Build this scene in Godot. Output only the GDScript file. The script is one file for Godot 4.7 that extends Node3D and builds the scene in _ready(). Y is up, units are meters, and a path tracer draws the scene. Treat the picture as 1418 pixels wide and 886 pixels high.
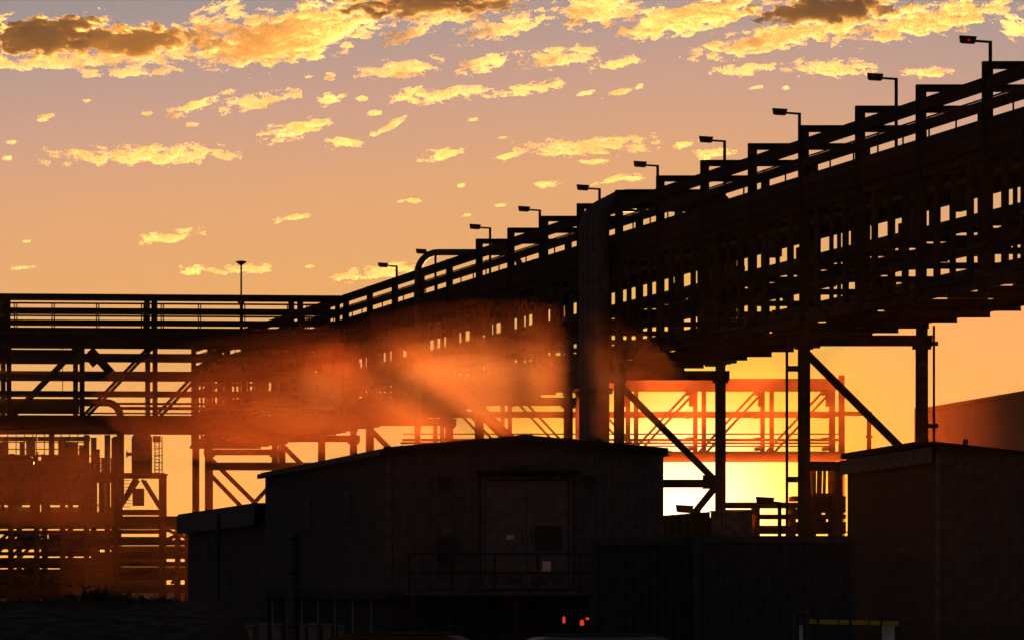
extends Node3D
# A pipe rack of a process plant against the sunset: y up, metres, the camera 3 m above the ground looking along -z with a long lens.

const LENS := 9700.0        # focal length in photograph pixels (1418 wide)
const EYE := 3.0            # height of the camera
const EXPOSURE := 18.0
const SUN_AT := Vector2(862, 666)
const GLOW_AT := Vector2(945, 712)

var taken := {}
var tex := {}
var mat := {}
var unit := {}
var rng := RandomNumberGenerator.new()

# ------------------------------------------------------------------ helpers
func at(px: float, py: float, z: float) -> Vector3:
	return Vector3((px - 709.0) / LENS * z, EYE + (817.0 - py) / LENS * z, -z)

func numbered(called: String) -> String:
	var n: int = taken.get(called, 0)
	taken[called] = n + 1
	return called if n == 0 else "%s_%03d" % [called, n]

func thing(called: String, label: String, category: String, where: Vector3, group := "") -> Node3D:
	var o := Node3D.new()
	o.name = numbered(called)
	add_child(o)
	o.position = where
	tag(o, label, category, group)
	return o

func tag(o: Node, label: String, category: String, group := "") -> void:
	o.set_meta("label", label)
	o.set_meta("category", category)
	if group:
		o.set_meta("group", group)

func put(parent: Node3D, called: String, mesh: Mesh, m: Material, x := Transform3D()) -> MeshInstance3D:
	var o := MeshInstance3D.new()
	o.name = called
	o.mesh = mesh
	o.material_override = m
	o.transform = x
	parent.add_child(o, true)
	return o

func lone(called: String, mesh: Mesh, m: Material, label: String, category: String, group := "", where := Vector3.ZERO) -> MeshInstance3D:
	var o := put(self, numbered(called), mesh, m, Transform3D(Basis(), where))
	if category:
		tag(o, label, category, group)
	return o

func base_of(n: Node3D) -> Vector3:
	var p := Vector3.ZERO
	var k: Node = n
	while k != self and k is Node3D:
		p += (k as Node3D).position
		k = k.get_parent()
	return p

# a straight member from a to b (world points); the section is w across and h upwards
func bar(parent: Node3D, called: String, a: Vector3, b: Vector3, w: float, h: float, m: Material, shape := "box", side := Vector3.ZERO) -> MeshInstance3D:
	var o := base_of(parent) if parent != self else Vector3.ZERO
	var d := b - a
	var f := d.normalized()
	var r := side
	if r == Vector3.ZERO:
		r = f.cross(Vector3.UP)
		if r.length() < 0.05:
			r = Vector3(0.989, 0, -0.147)
	r = (r - f * r.dot(f)).normalized()
	var u := r.cross(f).normalized()
	var x := Transform3D(Basis(r * w, u * h, -f * d.length()), (a + b) * 0.5 - o)
	return put(parent, called, unit[shape], m, x)

func box(parent: Node3D, called: String, centre: Vector3, size: Vector3, m: Material, yaw := 0.0, bevel := 0.0) -> MeshInstance3D:
	var o := base_of(parent) if parent != self else Vector3.ZERO
	return put(parent, called, bevelled(size, bevel), m, Transform3D(Basis(Vector3.UP, yaw), centre - o))

func bevelled(size: Vector3, bevel: float) -> Mesh:
	if bevel <= 0.0:
		var bm := BoxMesh.new()
		bm.size = size
		return bm
	var st := SurfaceTool.new()
	st.begin(Mesh.PRIMITIVE_TRIANGLES)
	var hx := size.x / 2
	var hz := size.z / 2
	var ring: Array = [Vector2(hx - bevel, hz), Vector2(hx, hz - bevel), Vector2(hx, -hz + bevel), Vector2(hx - bevel, -hz), Vector2(-hx + bevel, -hz), Vector2(-hx, -hz + bevel), Vector2(-hx, hz - bevel), Vector2(-hx + bevel, hz)]
	var levels: Array = [[-size.y / 2, 1.0 - bevel * 2 / maxf(size.x, size.z)], [-size.y / 2 + bevel, 1.0], [size.y / 2 - bevel, 1.0], [size.y / 2, 1.0 - bevel * 2 / maxf(size.x, size.z)]]
	var rows: Array = []
	for l in levels:
		var row: Array = []
		for p in ring:
			row.append(Vector3(p.x * l[1], l[0], p.y * l[1]))
		rows.append(row)
	for k in 3:
		for i in 8:
			var j := (i + 1) % 8
			quad(st, rows[k][i], rows[k + 1][i], rows[k + 1][j], rows[k][j])
	for i in range(1, 7):
		tri(st, rows[3][0], rows[3][i], rows[3][i + 1])
		tri(st, rows[0][0], rows[0][i + 1], rows[0][i])
	st.generate_normals()
	return st.commit()

func tri(st: SurfaceTool, a: Vector3, b: Vector3, c: Vector3) -> void:
	st.set_smooth_group(-1)
	st.add_vertex(a)
	st.add_vertex(b)
	st.add_vertex(c)

func quad(st: SurfaceTool, a: Vector3, b: Vector3, c: Vector3, d: Vector3) -> void:
	tri(st, a, b, c)
	tri(st, a, c, d)

# a tube along a path, smooth, closed at both ends
func tube(path: Array, radius: Variant, sides := 10) -> Mesh:
	var st := SurfaceTool.new()
	st.begin(Mesh.PRIMITIVE_TRIANGLES)
	add_tube(st, path, radius, sides)
	st.generate_normals()
	return st.commit()

func add_tube(st: SurfaceTool, path: Array, radius: Variant, sides := 10) -> void:
	var rows: Array = []
	var last := Vector3.ZERO
	for i in path.size():
		var p: Vector3 = path[i]
		var d: Vector3 = (path[mini(i + 1, path.size() - 1)] - path[maxi(i - 1, 0)]).normalized()
		var r := last
		if r == Vector3.ZERO:
			r = d.cross(Vector3.UP)
			if r.length() < 0.1:
				r = d.cross(Vector3.RIGHT)
		r = (r - d * r.dot(d)).normalized()
		last = r
		var u := d.cross(r)
		var rad: float = radius[i] if radius is Array else radius
		var row: Array = []
		for k in sides:
			var a := TAU * k / sides
			row.append(p + (r * cos(a) + u * sin(a)) * rad)
		rows.append(row)
	st.set_smooth_group(1)
	for i in rows.size() - 1:
		for k in sides:
			var j := (k + 1) % sides
			var q: Array = [rows[i][k], rows[i][j], rows[i + 1][j], rows[i + 1][k]]
			for n in [0, 1, 2, 0, 2, 3]:
				st.add_vertex(q[n])
	for e in [0, rows.size() - 1]:
		for k in range(1, sides - 1):
			if e == 0:
				tri(st, rows[e][0], rows[e][k + 1], rows[e][k])
			else:
				tri(st, rows[e][0], rows[e][k], rows[e][k + 1])
	st.set_smooth_group(1)

# an arc of points from a, round the corner c, to b (quarter bend)
func bend(a: Vector3, c: Vector3, b: Vector3, n := 7) -> Array:
	var out: Array = []
	for i in n + 1:
		var t := PI / 2 * i / n
		out.append(c + (a - c) * (1.0 - sin(t)) + (b - c) * (1.0 - cos(t)))
	return out

func prism(points: PackedVector2Array, depth: float) -> Mesh:      # an outline in x, y pulled along z
	var st := SurfaceTool.new()
	st.begin(Mesh.PRIMITIVE_TRIANGLES)
	var n := points.size()
	var ids := Geometry2D.triangulate_polygon(points)
	for i in range(0, ids.size(), 3):
		var p: Array = [points[ids[i]], points[ids[i + 1]], points[ids[i + 2]]]
		tri(st, Vector3(p[0].x, p[0].y, depth / 2), Vector3(p[1].x, p[1].y, depth / 2), Vector3(p[2].x, p[2].y, depth / 2))
		tri(st, Vector3(p[0].x, p[0].y, -depth / 2), Vector3(p[2].x, p[2].y, -depth / 2), Vector3(p[1].x, p[1].y, -depth / 2))
	for i in n:
		var a := points[i]
		var b := points[(i + 1) % n]
		quad(st, Vector3(a.x, a.y, depth / 2), Vector3(b.x, b.y, depth / 2), Vector3(b.x, b.y, -depth / 2), Vector3(a.x, a.y, -depth / 2))
	st.generate_normals()
	return st.commit()

func ribbed(width: float, heights: Callable, pitch: float, rise: float) -> Mesh:   # a profiled sheet: ribs stand towards +z, top edge by heights(x)
	var st := SurfaceTool.new()
	st.begin(Mesh.PRIMITIVE_TRIANGLES)
	var xs: Array = []
	var n := int(width / pitch)
	for i in n:
		var x0 := i * pitch
		for k in [[0.0, 0.0], [0.55, 0.0], [0.65, 1.0], [0.9, 1.0]]:
			xs.append(Vector2(x0 + k[0] * pitch, k[1] * rise))
	xs.append(Vector2(width, 0))
	for i in xs.size() - 1:
		var a: Vector2 = xs[i]
		var b: Vector2 = xs[i + 1]
		if b.x - a.x < 0.0005:
			continue
		quad(st, Vector3(a.x, 0, a.y), Vector3(a.x, heights.call(a.x), a.y), Vector3(b.x, heights.call(b.x), b.y), Vector3(b.x, 0, b.y))
	quad(st, Vector3(0, 0, -0.08), Vector3(width, 0, -0.08), Vector3(width, heights.call(width), -0.08), Vector3(0, heights.call(0.0), -0.08))
	quad(st, Vector3(0, 0, -0.08), Vector3(0, heights.call(0.0), -0.08), Vector3(0, heights.call(0.0), 0), Vector3(0, 0, 0))
	quad(st, Vector3(width, 0, 0), Vector3(width, heights.call(width), 0), Vector3(width, heights.call(width), -0.08), Vector3(width, 0, -0.08))
	quad(st, Vector3(0, heights.call(0.0), 0), Vector3(0, heights.call(0.0), -0.08), Vector3(width, heights.call(width), -0.08), Vector3(width, heights.call(width), 0))
	st.generate_normals()
	return st.commit()

func noise_tex(key: String, freq: float, ramp: Array, normal := false) -> Texture2D:
	if tex.has(key):
		return tex[key]
	var fn := FastNoiseLite.new()
	fn.seed = hash(key) % 1000
	fn.frequency = freq
	fn.fractal_octaves = 5
	var im := Image.create(256, 256, false, Image.FORMAT_RGB8)
	for y in 256:
		for x in 256:
			# wraps round by blending with the copy one period away
			var u := x / 255.0
			var v := y / 255.0
			var n00 := fn.get_noise_2d(x, y)
			var n10 := fn.get_noise_2d(x - 256, y)
			var n01 := fn.get_noise_2d(x, y - 256)
			var n11 := fn.get_noise_2d(x - 256, y - 256)
			var n := lerpf(lerpf(n00, n10, u), lerpf(n01, n11, u), v) * 1.6
			var c: Color = (ramp[0] as Color).lerp(ramp[1], clampf(n * 0.5 + 0.5, 0, 1))
			im.set_pixel(x, y, c)
	if normal:
		im.bump_map_to_normal_map(6.0)
	tex[key] = ImageTexture.create_from_image(im)
	return tex[key]

func paint(key: String, lin: Color, rough := 0.6, metal := 0.0, wear := 0.35, scale := 0.7) -> StandardMaterial3D:
	var m := StandardMaterial3D.new()
	m.resource_name = key
	m.albedo_color = lin.linear_to_srgb()
	m.albedo_texture = noise_tex("wear%.2f" % wear, 0.02, [Color(1 - wear, 1 - wear * 1.05, 1 - wear * 1.15), Color.WHITE])
	m.uv1_triplanar = true
	m.uv1_world_triplanar = true
	m.uv1_scale = Vector3.ONE * scale
	m.roughness = rough
	m.metallic = metal
	m.metallic_specular = 0.0 if key in ["wall", "roof", "trim", "dark", "door", "container", "soil", "concrete", "steel", "galvanised", "lagging"] else 0.2
	mat[key] = m
	return m

# ------------------------------------------------------------------ the scene
func _ready() -> void:
	rng.seed = 7
	camera_and_sky()
	make_units()
	make_materials()
	ground()
	main_rack()
	side_rack()
	far_rack()
	steam()
	site_shed()
	right_shed()
	far_hall()
	foreground()
	left_plant()
	right_plant()
	rack_lights()
	clouds()

func camera_and_sky() -> void:
	var cam := Camera3D.new()
	cam.name = "camera"
	cam.projection = Camera3D.PROJECTION_FRUSTUM
	cam.near = 1.0
	cam.far = 90000.0
	cam.size = 886.0 / LENS
	cam.frustum_offset = Vector2(0, (817.0 - 443.0) / LENS)
	cam.position = Vector3(0, EYE, 0)
	add_child(cam)
	cam.current = true
	var e := Environment.new()
	e.tonemap_mode = Environment.TONE_MAPPER_LINEAR
	e.tonemap_exposure = EXPOSURE
	e.background_mode = Environment.BG_SKY
	var pano := PanoramaSkyMaterial.new()
	pano.panorama = sky_picture()
	var sky := Sky.new()
	sky.sky_material = pano
	e.sky = sky
	e.sdfgi_enabled = true
	e.ssao_enabled = true
	e.ssil_enabled = true
	e.fog_enabled = true
	e.fog_density = 0.00002
	e.fog_light_color = Color(1.0, 0.62, 0.36)
	e.volumetric_fog_enabled = true
	e.volumetric_fog_density = 0.0
	var w := WorldEnvironment.new()
	w.name = "world_environment"
	w.environment = e
	add_child(w)
	var sun := DirectionalLight3D.new()
	sun.name = "sun"
	sun.light_energy = 1.6
	sun.light_color = Color(1.0, 0.80, 0.46)
	sun.light_angular_distance = 0.5
	sun.shadow_enabled = true
	var to_sun := Vector3((SUN_AT.x - 709.0) / LENS, (817.0 - SUN_AT.y) / LENS, -1.0)
	sun.basis = Basis.looking_at(-to_sun)
	add_child(sun)

func ramp(keys: Array, x: float) -> Vector3:
	for i in keys.size() - 1:
		if x <= keys[i + 1][0]:
			var t := clampf((x - keys[i][0]) / (keys[i + 1][0] - keys[i][0]), 0, 1)
			var a: Vector3 = keys[i][1]
			return a.lerp(keys[i + 1][1], t)
	return keys[keys.size() - 1][1]

func lin(r: float, g: float, b: float) -> Vector3:
	var c := Color(r / 255.0, g / 255.0, b / 255.0).srgb_to_linear()
	return Vector3(c.r, c.g, c.b)

var sky_keys: Array
var glow_keys: Array
var dusk_keys: Array

func sky_colour(az: float, el: float) -> Color:     # degrees; az 0 is straight ahead, to the right is positive
	var sun_az := rad_to_deg((GLOW_AT.x - 709.0) / LENS)
	var sun_el := rad_to_deg((817.0 - GLOW_AT.y) / LENS)
	var off := wrapf(az - sun_az, -180.0, 180.0)
	var warm := ramp(sky_keys, maxf(el, 0.0) + minf(0.08 * absf(off), 0.6))
	var dusk := ramp(dusk_keys, maxf(el, 0.0))
	var c := warm.lerp(dusk, smoothstep(6.0, 100.0, absf(off)))
	var d := sqrt(off * off + (el - sun_el) * (el - sun_el) * 1.15)
	var g := ramp(glow_keys, d)
	var k := 1.0 - smoothstep(0.9, 3.0, d)
	c = c.lerp(g, k)
	return Color(c.x / EXPOSURE, c.y / EXPOSURE, c.z / EXPOSURE)

func sky_picture() -> Texture2D:
	sky_keys = [[0.0, lin(240, 178, 84)], [1.5, lin(238, 176, 94)], [2.6, lin(235, 172, 106)], [3.5, lin(226, 168, 120)], [4.2, lin(206, 161, 138)], [4.85, lin(176, 154, 146)], [5.3, lin(152, 144, 144)], [7.0, lin(132, 130, 138)], [15.0, lin(88, 92, 110)], [40.0, lin(50, 58, 80)], [90.0, lin(36, 42, 60)]]
	dusk_keys = [[0.0, lin(84, 82, 86)], [6.0, lin(84, 83, 90)], [20.0, lin(68, 72, 84)], [90.0, lin(36, 42, 60)]]
	glow_keys = [[0.0, lin(255, 252, 222) * 2.2], [0.35, lin(253, 248, 190) * 2.0], [0.8, lin(238, 236, 130) * 1.5], [1.15, lin(240, 216, 76) * 1.15], [1.7, lin(239, 192, 70)], [3.0, lin(236, 176, 92)]]
	var small := Image.create(512, 256, false, Image.FORMAT_RGBAF)
	for y in 256:
		for x in 512:
			small.set_pixel(x, y, sky_colour((x + 0.5) / 512 * 360, 90 - (y + 0.5) / 256 * 180))
	small.resize(4096, 2048, Image.INTERPOLATE_BILINEAR)
	for y in range(910, 1026):
		for k in range(-128, 142):
			var x := posmod(k, 4096)
			small.set_pixel(x, y, sky_colour((x + 0.5) / 4096 * 360, 90 - (y + 0.5) / 2048 * 180))
	return ImageTexture.create_from_image(small)

func make_units() -> void:
	var b := BoxMesh.new()
	unit.box = b
	var t := 0.14
	var w := 0.1
	unit.ibeam = prism(PackedVector2Array([Vector2(-0.5, -0.5), Vector2(0.5, -0.5), Vector2(0.5, -0.5 + t), Vector2(w, -0.5 + t), Vector2(w, 0.5 - t), Vector2(0.5, 0.5 - t), Vector2(0.5, 0.5), Vector2(-0.5, 0.5), Vector2(-0.5, 0.5 - t), Vector2(-w, 0.5 - t), Vector2(-w, -0.5 + t), Vector2(-0.5, -0.5 + t)]), 1.0)
	unit.channel = prism(PackedVector2Array([Vector2(-0.5, -0.5), Vector2(0.5, -0.5), Vector2(0.5, -0.38), Vector2(-0.3, -0.38), Vector2(-0.3, 0.38), Vector2(0.5, 0.38), Vector2(0.5, 0.5), Vector2(-0.5, 0.5)]), 1.0)
	unit.rod = tube([Vector3(0, 0, 0.5), Vector3(0, 0, -0.5)], 0.5, 8)

func make_materials() -> void:
	paint("steel", Color(0.055, 0.046, 0.044), 0.75, 0.0)
	paint("galvanised", Color(0.1, 0.1, 0.1), 0.75, 0.0)
	paint("cladding", Color(0.09, 0.085, 0.085), 0.7, 0.0)
	paint("lagging", Color(0.085, 0.075, 0.07), 0.75, 0.0)
	paint("wall", Color(0.095, 0.096, 0.102), 0.85, 0.0, 0.2)
	paint("roof", Color(0.035, 0.034, 0.034), 0.9)
	paint("trim", Color(0.12, 0.12, 0.125), 0.85)
	paint("door", Color(0.12, 0.12, 0.13), 0.8, 0.0, 0.2)
	paint("dark", Color(0.06, 0.06, 0.062), 0.8)
	paint("container", Color(0.07, 0.07, 0.072), 0.9, 0.0, 0.2)
	paint("concrete", Color(0.3, 0.29, 0.27), 0.9)
	paint("soil", Color(0.11, 0.1, 0.09), 1.0, 0.0, 0.5, 0.3)
	paint("leaf", Color(0.05, 0.07, 0.03), 0.8)
	paint("yellow", Color(0.7, 0.52, 0.05), 0.55)
	paint("white_paint", Color(0.75, 0.75, 0.74), 0.5)
	paint("rubber", Color(0.03, 0.03, 0.03), 0.8)
	paint("car_paint", Color(0.3, 0.29, 0.28), 0.5)
	paint("car_paint_rust", Color(0.2, 0.07, 0.025), 0.6)
	var c := StandardMaterial3D.new()
	c.resource_name = "cloud_droplets"
	c.albedo_color = Color(0.92, 0.84, 0.72)
	c.roughness = 1.0
	c.specular_mode = BaseMaterial3D.SPECULAR_DISABLED
	c.backlight_enabled = true
	c.backlight = Color(0.3, 0.3, 0.3)
	c.cull_mode = BaseMaterial3D.CULL_DISABLED
	mat.cloud = c
	var g := StandardMaterial3D.new()
	g.resource_name = "glass"
	g.albedo_color = Color(0.1, 0.11, 0.12)
	g.roughness = 0.12
	g.metallic_specular = 0.6
	mat.glass = g
	var l := StandardMaterial3D.new()
	l.resource_name = "red_lens"
	l.albedo_color = Color(0.4, 0.03, 0.02)
	l.emission_enabled = true
	l.emission = Color(1.0, 0.16, 0.06)
	l.emission_energy_multiplier = 0.012
	mat.red_lens = l
	var l2: StandardMaterial3D = l.duplicate()
	l2.resource_name = "marker_lens"
	l2.emission = Color(1.0, 0.3, 0.14)
	l2.emission_energy_multiplier = 0.035
	mat.marker_lens = l2

# ------------------------------------------------------------------ ground
func ground() -> void:
	var st := SurfaceTool.new()
	st.begin(Mesh.PRIMITIVE_TRIANGLES)
	var s := 6500.0
	quad(st, Vector3(-s, 0, s * 0.1), Vector3(-s, 0, -s), Vector3(s, 0, -s), Vector3(s, 0, s * 0.1))
	st.generate_normals()
	var o := lone("ground", st.commit(), mat.soil, "", "")
	o.set_meta("kind", "structure")
	# the earth bank on the left, in front of the plant
	var fn := FastNoiseLite.new()
	fn.seed = 5
	fn.frequency = 0.25
	st = SurfaceTool.new()
	st.begin(Mesh.PRIMITIVE_TRIANGLES)
	st.set_smooth_group(1)
	var rows: Array = []
	for i in 13:
		var row: Array = []
		var t := i / 12.0
		var z := lerpf(128.0, 156.0, t)
		for j in 90:
			var x := lerpf(-22.0, 0.5, j / 89.0)
			var h := sin(t * PI) ** 0.7 * 2.78
			h *= 1.0 - smoothstep(-5.8, -4.8, x)
			h += fn.get_noise_2d(x * 3, z * 2) * 0.10 * sin(t * PI)
			row.append(Vector3(x, h - 0.02, -z))
		rows.append(row)
	for i in 12:
		for j in 89:
			for p in [rows[i][j], rows[i + 1][j], rows[i + 1][j + 1], rows[i][j], rows[i + 1][j + 1], rows[i][j + 1]]:
				st.add_vertex(p)
	st.generate_normals()
	o = lone("earth_bank", st.commit(), mat.soil, "", "")
	o.set_meta("kind", "structure")

# ------------------------------------------------------------------ the main rack
func rack(z: float, h: float, across := 0.0) -> Vector3:      # a point of the main rack at the distance z, h above the camera, across from its left face
	return Vector3(37.27 - 0.14835 * z + across, EYE + h, -z)

func frame_z(k: float) -> float:
	return 172.3 + 7.92 * k

const WIDE := 3.3

func main_rack() -> void:
	var o := thing("pipe_rack", "long dark steel pipe rack receding from upper right to the left behind the shed", "pipe rack", rack(262, -EYE, WIDE / 2))
	var st: Material = mat.steel
	var far_z := frame_z(24)
	var near_z := frame_z(-2.4)
	for k in range(-2, 25):
		var z := frame_z(k)
		var top := 13.0 if k <= 11 else 12.62
		for s in 2:
			bar(o, "post", rack(z, 7.4, s * WIDE), rack(z, top, s * WIDE), 0.24, 0.24, st, "ibeam")
		if k <= 11:
			bar(o, "portal_beam", rack(z, 12.91, -0.12), rack(z, 12.91, WIDE + 0.12), 0.2, 0.19, st, "ibeam")
		for h in [10.62, 9.04, 8.34, 7.6]:
			bar(o, "cross_beam", rack(z, h, 0.1), rack(z, h, WIDE - 0.1), 0.18, 0.16, st, "ibeam")
		bar(o, "sole_beam", rack(z, 7.4, -0.2), rack(z, 7.4, WIDE + 0.2), 0.26, 0.16, st, "ibeam")
		if k < 24:
			var zm := frame_z(k + 0.5)
			for s in 2:
				bar(o, "stanchion", rack(zm, 7.5, s * WIDE), rack(zm, 11.1, s * WIDE), 0.11, 0.11, st, "channel")
			for q in [0.25, 0.75]:
				bar(o, "hanger", rack(frame_z(k + q), 7.6, 0.0), rack(frame_z(k + q), 10.7, 0.0), 0.09, 0.5, st)
			for h in [9.05]:
				bar(o, "pipe_support", rack(zm, h, 0.1), rack(zm, h, WIDE - 0.1), 0.12, 0.12, st, "ibeam")
			bar(o, "sole_beam", rack(zm, 7.41, -0.15), rack(zm, 7.41, WIDE + 0.15), 0.3, 0.14, st, "ibeam")
	for s in 2:
		for c in [[12.46, 0.14, 0.32], [11.93, 0.13, 0.25], [11.43, 0.13, 0.24], [11.12, 0.06, 0.4]]:
			bar(o, "chord", rack(near_z, c[0], s * WIDE), rack(far_z, c[0], s * WIDE), c[1], c[2], st)
		for c in ([[10.75, 0.2, 0.32], [9.1, 0.14, 0.14], [8.4, 0.13, 0.14], [7.6, 0.22, 0.3]] if s == 0 else [[10.75, 0.2, 0.32], [7.6, 0.22, 0.3]]):
			bar(o, "girder", rack(near_z, c[0], s * WIDE), rack(far_z, c[0], s * WIDE), c[1], c[2], st, "ibeam")
		for h in [12.22, 11.7]:
			bar(o, "handrail", rack(near_z, h, 0.35 + s * (WIDE - 0.7)), rack(far_z, h, 0.35 + s * (WIDE - 0.7)), 0.05, 0.05, mat.galvanised, "rod")
	for i in 62:
		var z := near_z + 1.2 + i * 3.3
		if z < far_z:
			for s in 2:
				bar(o, "rail_post", rack(z, 11.0, 0.35 + s * (WIDE - 0.7)), rack(z, 12.24, 0.35 + s * (WIDE - 0.7)), 0.05, 0.05, mat.galvanised, "rod")
	bar(o, "walkway_deck", rack(near_z, 10.98, WIDE / 2), rack(far_z, 10.98, WIDE / 2), WIDE - 0.5, 0.06, mat.galvanised)
	# cable ladders that run under the walkway
	for a in [0.28]:
		bar(o, "cable_tray", rack(near_z, 10.28, a), rack(far_z, 10.28, a), 0.28, 0.12, mat.galvanised)
	var rs := thing("raking_prop", "thick dark prop slanting through the steam down to the shed roof line", "prop", rack(277, 9.4, -0.2) * Vector3(1, 0, 1))
	bar(rs, "strut", at(566, 470, 274), at(790, 692, 222), 0.42, 0.42, st, "rod")
	bar(rs, "foot", at(776, 678, 225), at(776, 1000, 225) * Vector3(1, 0, 1), 0.5, 0.5, st, "box")
	bar(rs, "head_plate", at(559, 463, 275), at(572, 476, 273), 0.6, 0.6, st, "box")
	# valves, boxes and stacked fittings on the tiers
	var rr := RandomNumberGenerator.new()
	rr.seed = 4
	for i in 118:
		var z := near_z + 2.0 + i * 1.7
		var h: float = [7.75, 8.75, 9.55, 9.9, 8.05][i % 5] + rr.randf_range(-0.1, 0.15)
		var along := rr.randf_range(0.3, 1.3)
		var a := rr.randf_range(0.3, WIDE - 0.3)
		bar(o, "junction_box", rack(z, h, a), rack(z + along, h, a), rr.randf_range(0.15, 0.3), rr.randf_range(0.4, 0.9), mat.lagging)
	# the bents that carry it
	for k in [-1, 3, 7, 11, 15, 19, 23]:
		var z := frame_z(k)
		for s in 2:
			bar(o, "column", rack(z, -EYE, s * WIDE), rack(z, 6.85, s * WIDE), 0.3, 0.3, st, "ibeam")
			bar(o, "column_base", rack(z, -EYE, s * WIDE), rack(z, -EYE + 0.3, s * WIDE), 0.7, 0.7, mat.concrete)
			bar(o, "column_cap", rack(z, 6.79, s * WIDE - 0.26), rack(z, 6.79, s * WIDE + 0.26), 0.34, 0.1, st)
		for s in 2:
			bar(o, "stool", rack(z, 7.1, s * WIDE), rack(z, 7.34, s * WIDE), 0.28, 0.28, st)
		bar(o, "bent_beam", rack(z, 6.98, -0.3), rack(z, 6.98, WIDE + 0.3), 0.32, 0.3, st, "ibeam")
		bar(o, "strut", rack(z, 3.47, 0.1), rack(z, 3.47, WIDE - 0.1), 0.2, 0.26, st)
		bar(o, "brace", rack(z + 0.02, 6.6, 0.1), rack(z + 0.02, 3.5, WIDE - 0.1), 0.2, 0.22, st)
		bar(o, "brace", rack(z - 0.02, 3.44, WIDE - 0.1), rack(z - 0.02, -0.4, 0.1), 0.2, 0.22, st)
		bar(o, "gusset", rack(z + 0.16, 3.3, WIDE - 0.3), rack(z + 0.16, 3.75, WIDE - 0.3), 0.5, 0.03, st, "box", Vector3(1, 0, 0))
	for cond in [[3, -0.45, "thin conduit clamped beside the tall rack column right of the floodlights"], [-0.1, 0.0, ""]]:
		if cond[0] == 3:
			var z := frame_z(3)
			var t := thing("conduit", "thin vertical conduit bracketed to the left column of the nearest rack trestle", "conduit", rack(z, -EYE, -0.48))
			bar(t, "pipe", rack(z, -EYE, -0.48), rack(z, 7.1, -0.48), 0.08, 0.08, st, "rod")
			for h in [6.2, 3.1]:
				bar(t, "bracket", rack(z, h, -0.5), rack(z, h, -0.14), 0.1, 0.16, st)
			var t2 := thing("conduit", "thin vertical conduit just right of the right column of the nearest rack trestle", "conduit", rack(z, -EYE, WIDE + 0.34))
			bar(t2, "pipe", rack(z, -EYE, WIDE + 0.34), rack(z, 7.4, WIDE + 0.34), 0.07, 0.07, st, "rod")
			for h in [6.9, 4.6]:
				bar(t2, "bracket", rack(z, h, WIDE + 0.14), rack(z, h, WIDE + 0.46), 0.1, 0.12, st)
	# pipes lying on the tiers
	var tiers: Array = [["lowest", 7.74, [[0.45, 0.24], [2.95, 0.2]]],
		["second", 8.43, [[0.3, 0.18], [2.95, 0.2]]],
		["third", 9.13, [[0.4, 0.3], [0.8, 0.3], [2.85, 0.34]]],
		["top", 9.72, [[2.9, 0.3]]]]
	for t in tiers:
		var n := 0
		for p in t[2]:
			n += 1
			var r: float = p[1] / 2
			var path: Array = []
			for i in 13:
				var z := lerpf(near_z - 2, far_z - 0.4 - p[0] * 0.3, i / 12.0)
				path.append(rack(z, t[1] + r, p[0]) - rack(262, 0, p[0]))
			var place: String = ["first", "second", "third", "fourth", "fifth"][n - 1]
			lone("rack_pipe", tube(path, r, 10), mat.lagging if n % 2 else mat.cladding, "%s pipe from the camera side on the %s tier of the long rack" % [place, t[0]], "pipe", "pipes on the long rack", rack(262, 0, p[0]))
	# the risers that loop over the rack
	var sets: Array = [[[228.4, 229.5, 230.6, 231.7], 0.24, 13.1, "tall dark pipe riser in the bundle bending over the middle of the rack"], [[273.9], 0.13, 13.36, "slim pipe arching over the rack top, farthest left of the loops"]]
	for s in sets:
		var n := 0
		for z in s[0]:
			n += 1
			var r: float = s[1]
			var h: float = s[2] - 0.03 * n
			var rb := 0.8
			var across := -0.2 - r
			var foot := rack(z, -EYE, across)
			var path: Array = [rack(z, -EYE, across), rack(z, 3, across)]
			path.append_array(bend(rack(z, h - rb - r, across), rack(z, h - r, across), rack(z, h - r, across + rb)))
			path.append_array(bend(rack(z, h - r, WIDE - 0.2), rack(z, h - r, WIDE + 0.42), rack(z, h - r - rb, WIDE + 0.42)))
			path.append(rack(z, 7.4, WIDE + 0.42))
			var rel: Array = []
			for p in path:
				rel.append(p - foot)
			var t := thing("pipe_riser", s[3] if s[0].size() == 1 else "%s riser of the dark bundle bending over the rack, counted from the near end" % ["first", "second", "third", "fourth", "fifth"][n - 1], "pipe", foot, "pipe loops over the rack")
			put(t, "pipe", tube(rel, r, 14), mat.cladding)
			put(t, "flange", tube([Vector3(0, 9.4, 0), Vector3(0, 9.48, 0)], r * 1.45, 14), mat.steel)
			put(t, "flange", tube([Vector3(0, 9.5, 0), Vector3(0, 9.58, 0)], r * 1.45, 14), mat.steel)

# ------------------------------------------------------------------ the side rack, square to the main one
const LEFT := Vector3(-0.9892, 0, 0.1467)
const AWAY := Vector3(-0.1467, 0, -0.9892)

func side(t: float, h: float, w := 0.0) -> Vector3:
	return rack(300, h) + LEFT * t + AWAY * w

func span(o: Node3D, called: String, t0: float, t1: float, h: float, w: float, a: float, b: float, m: Material, shape := "box") -> MeshInstance3D:
	return bar(o, called, side(t0, h, w), side(t1, h, w), a, b, m, shape)

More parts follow.
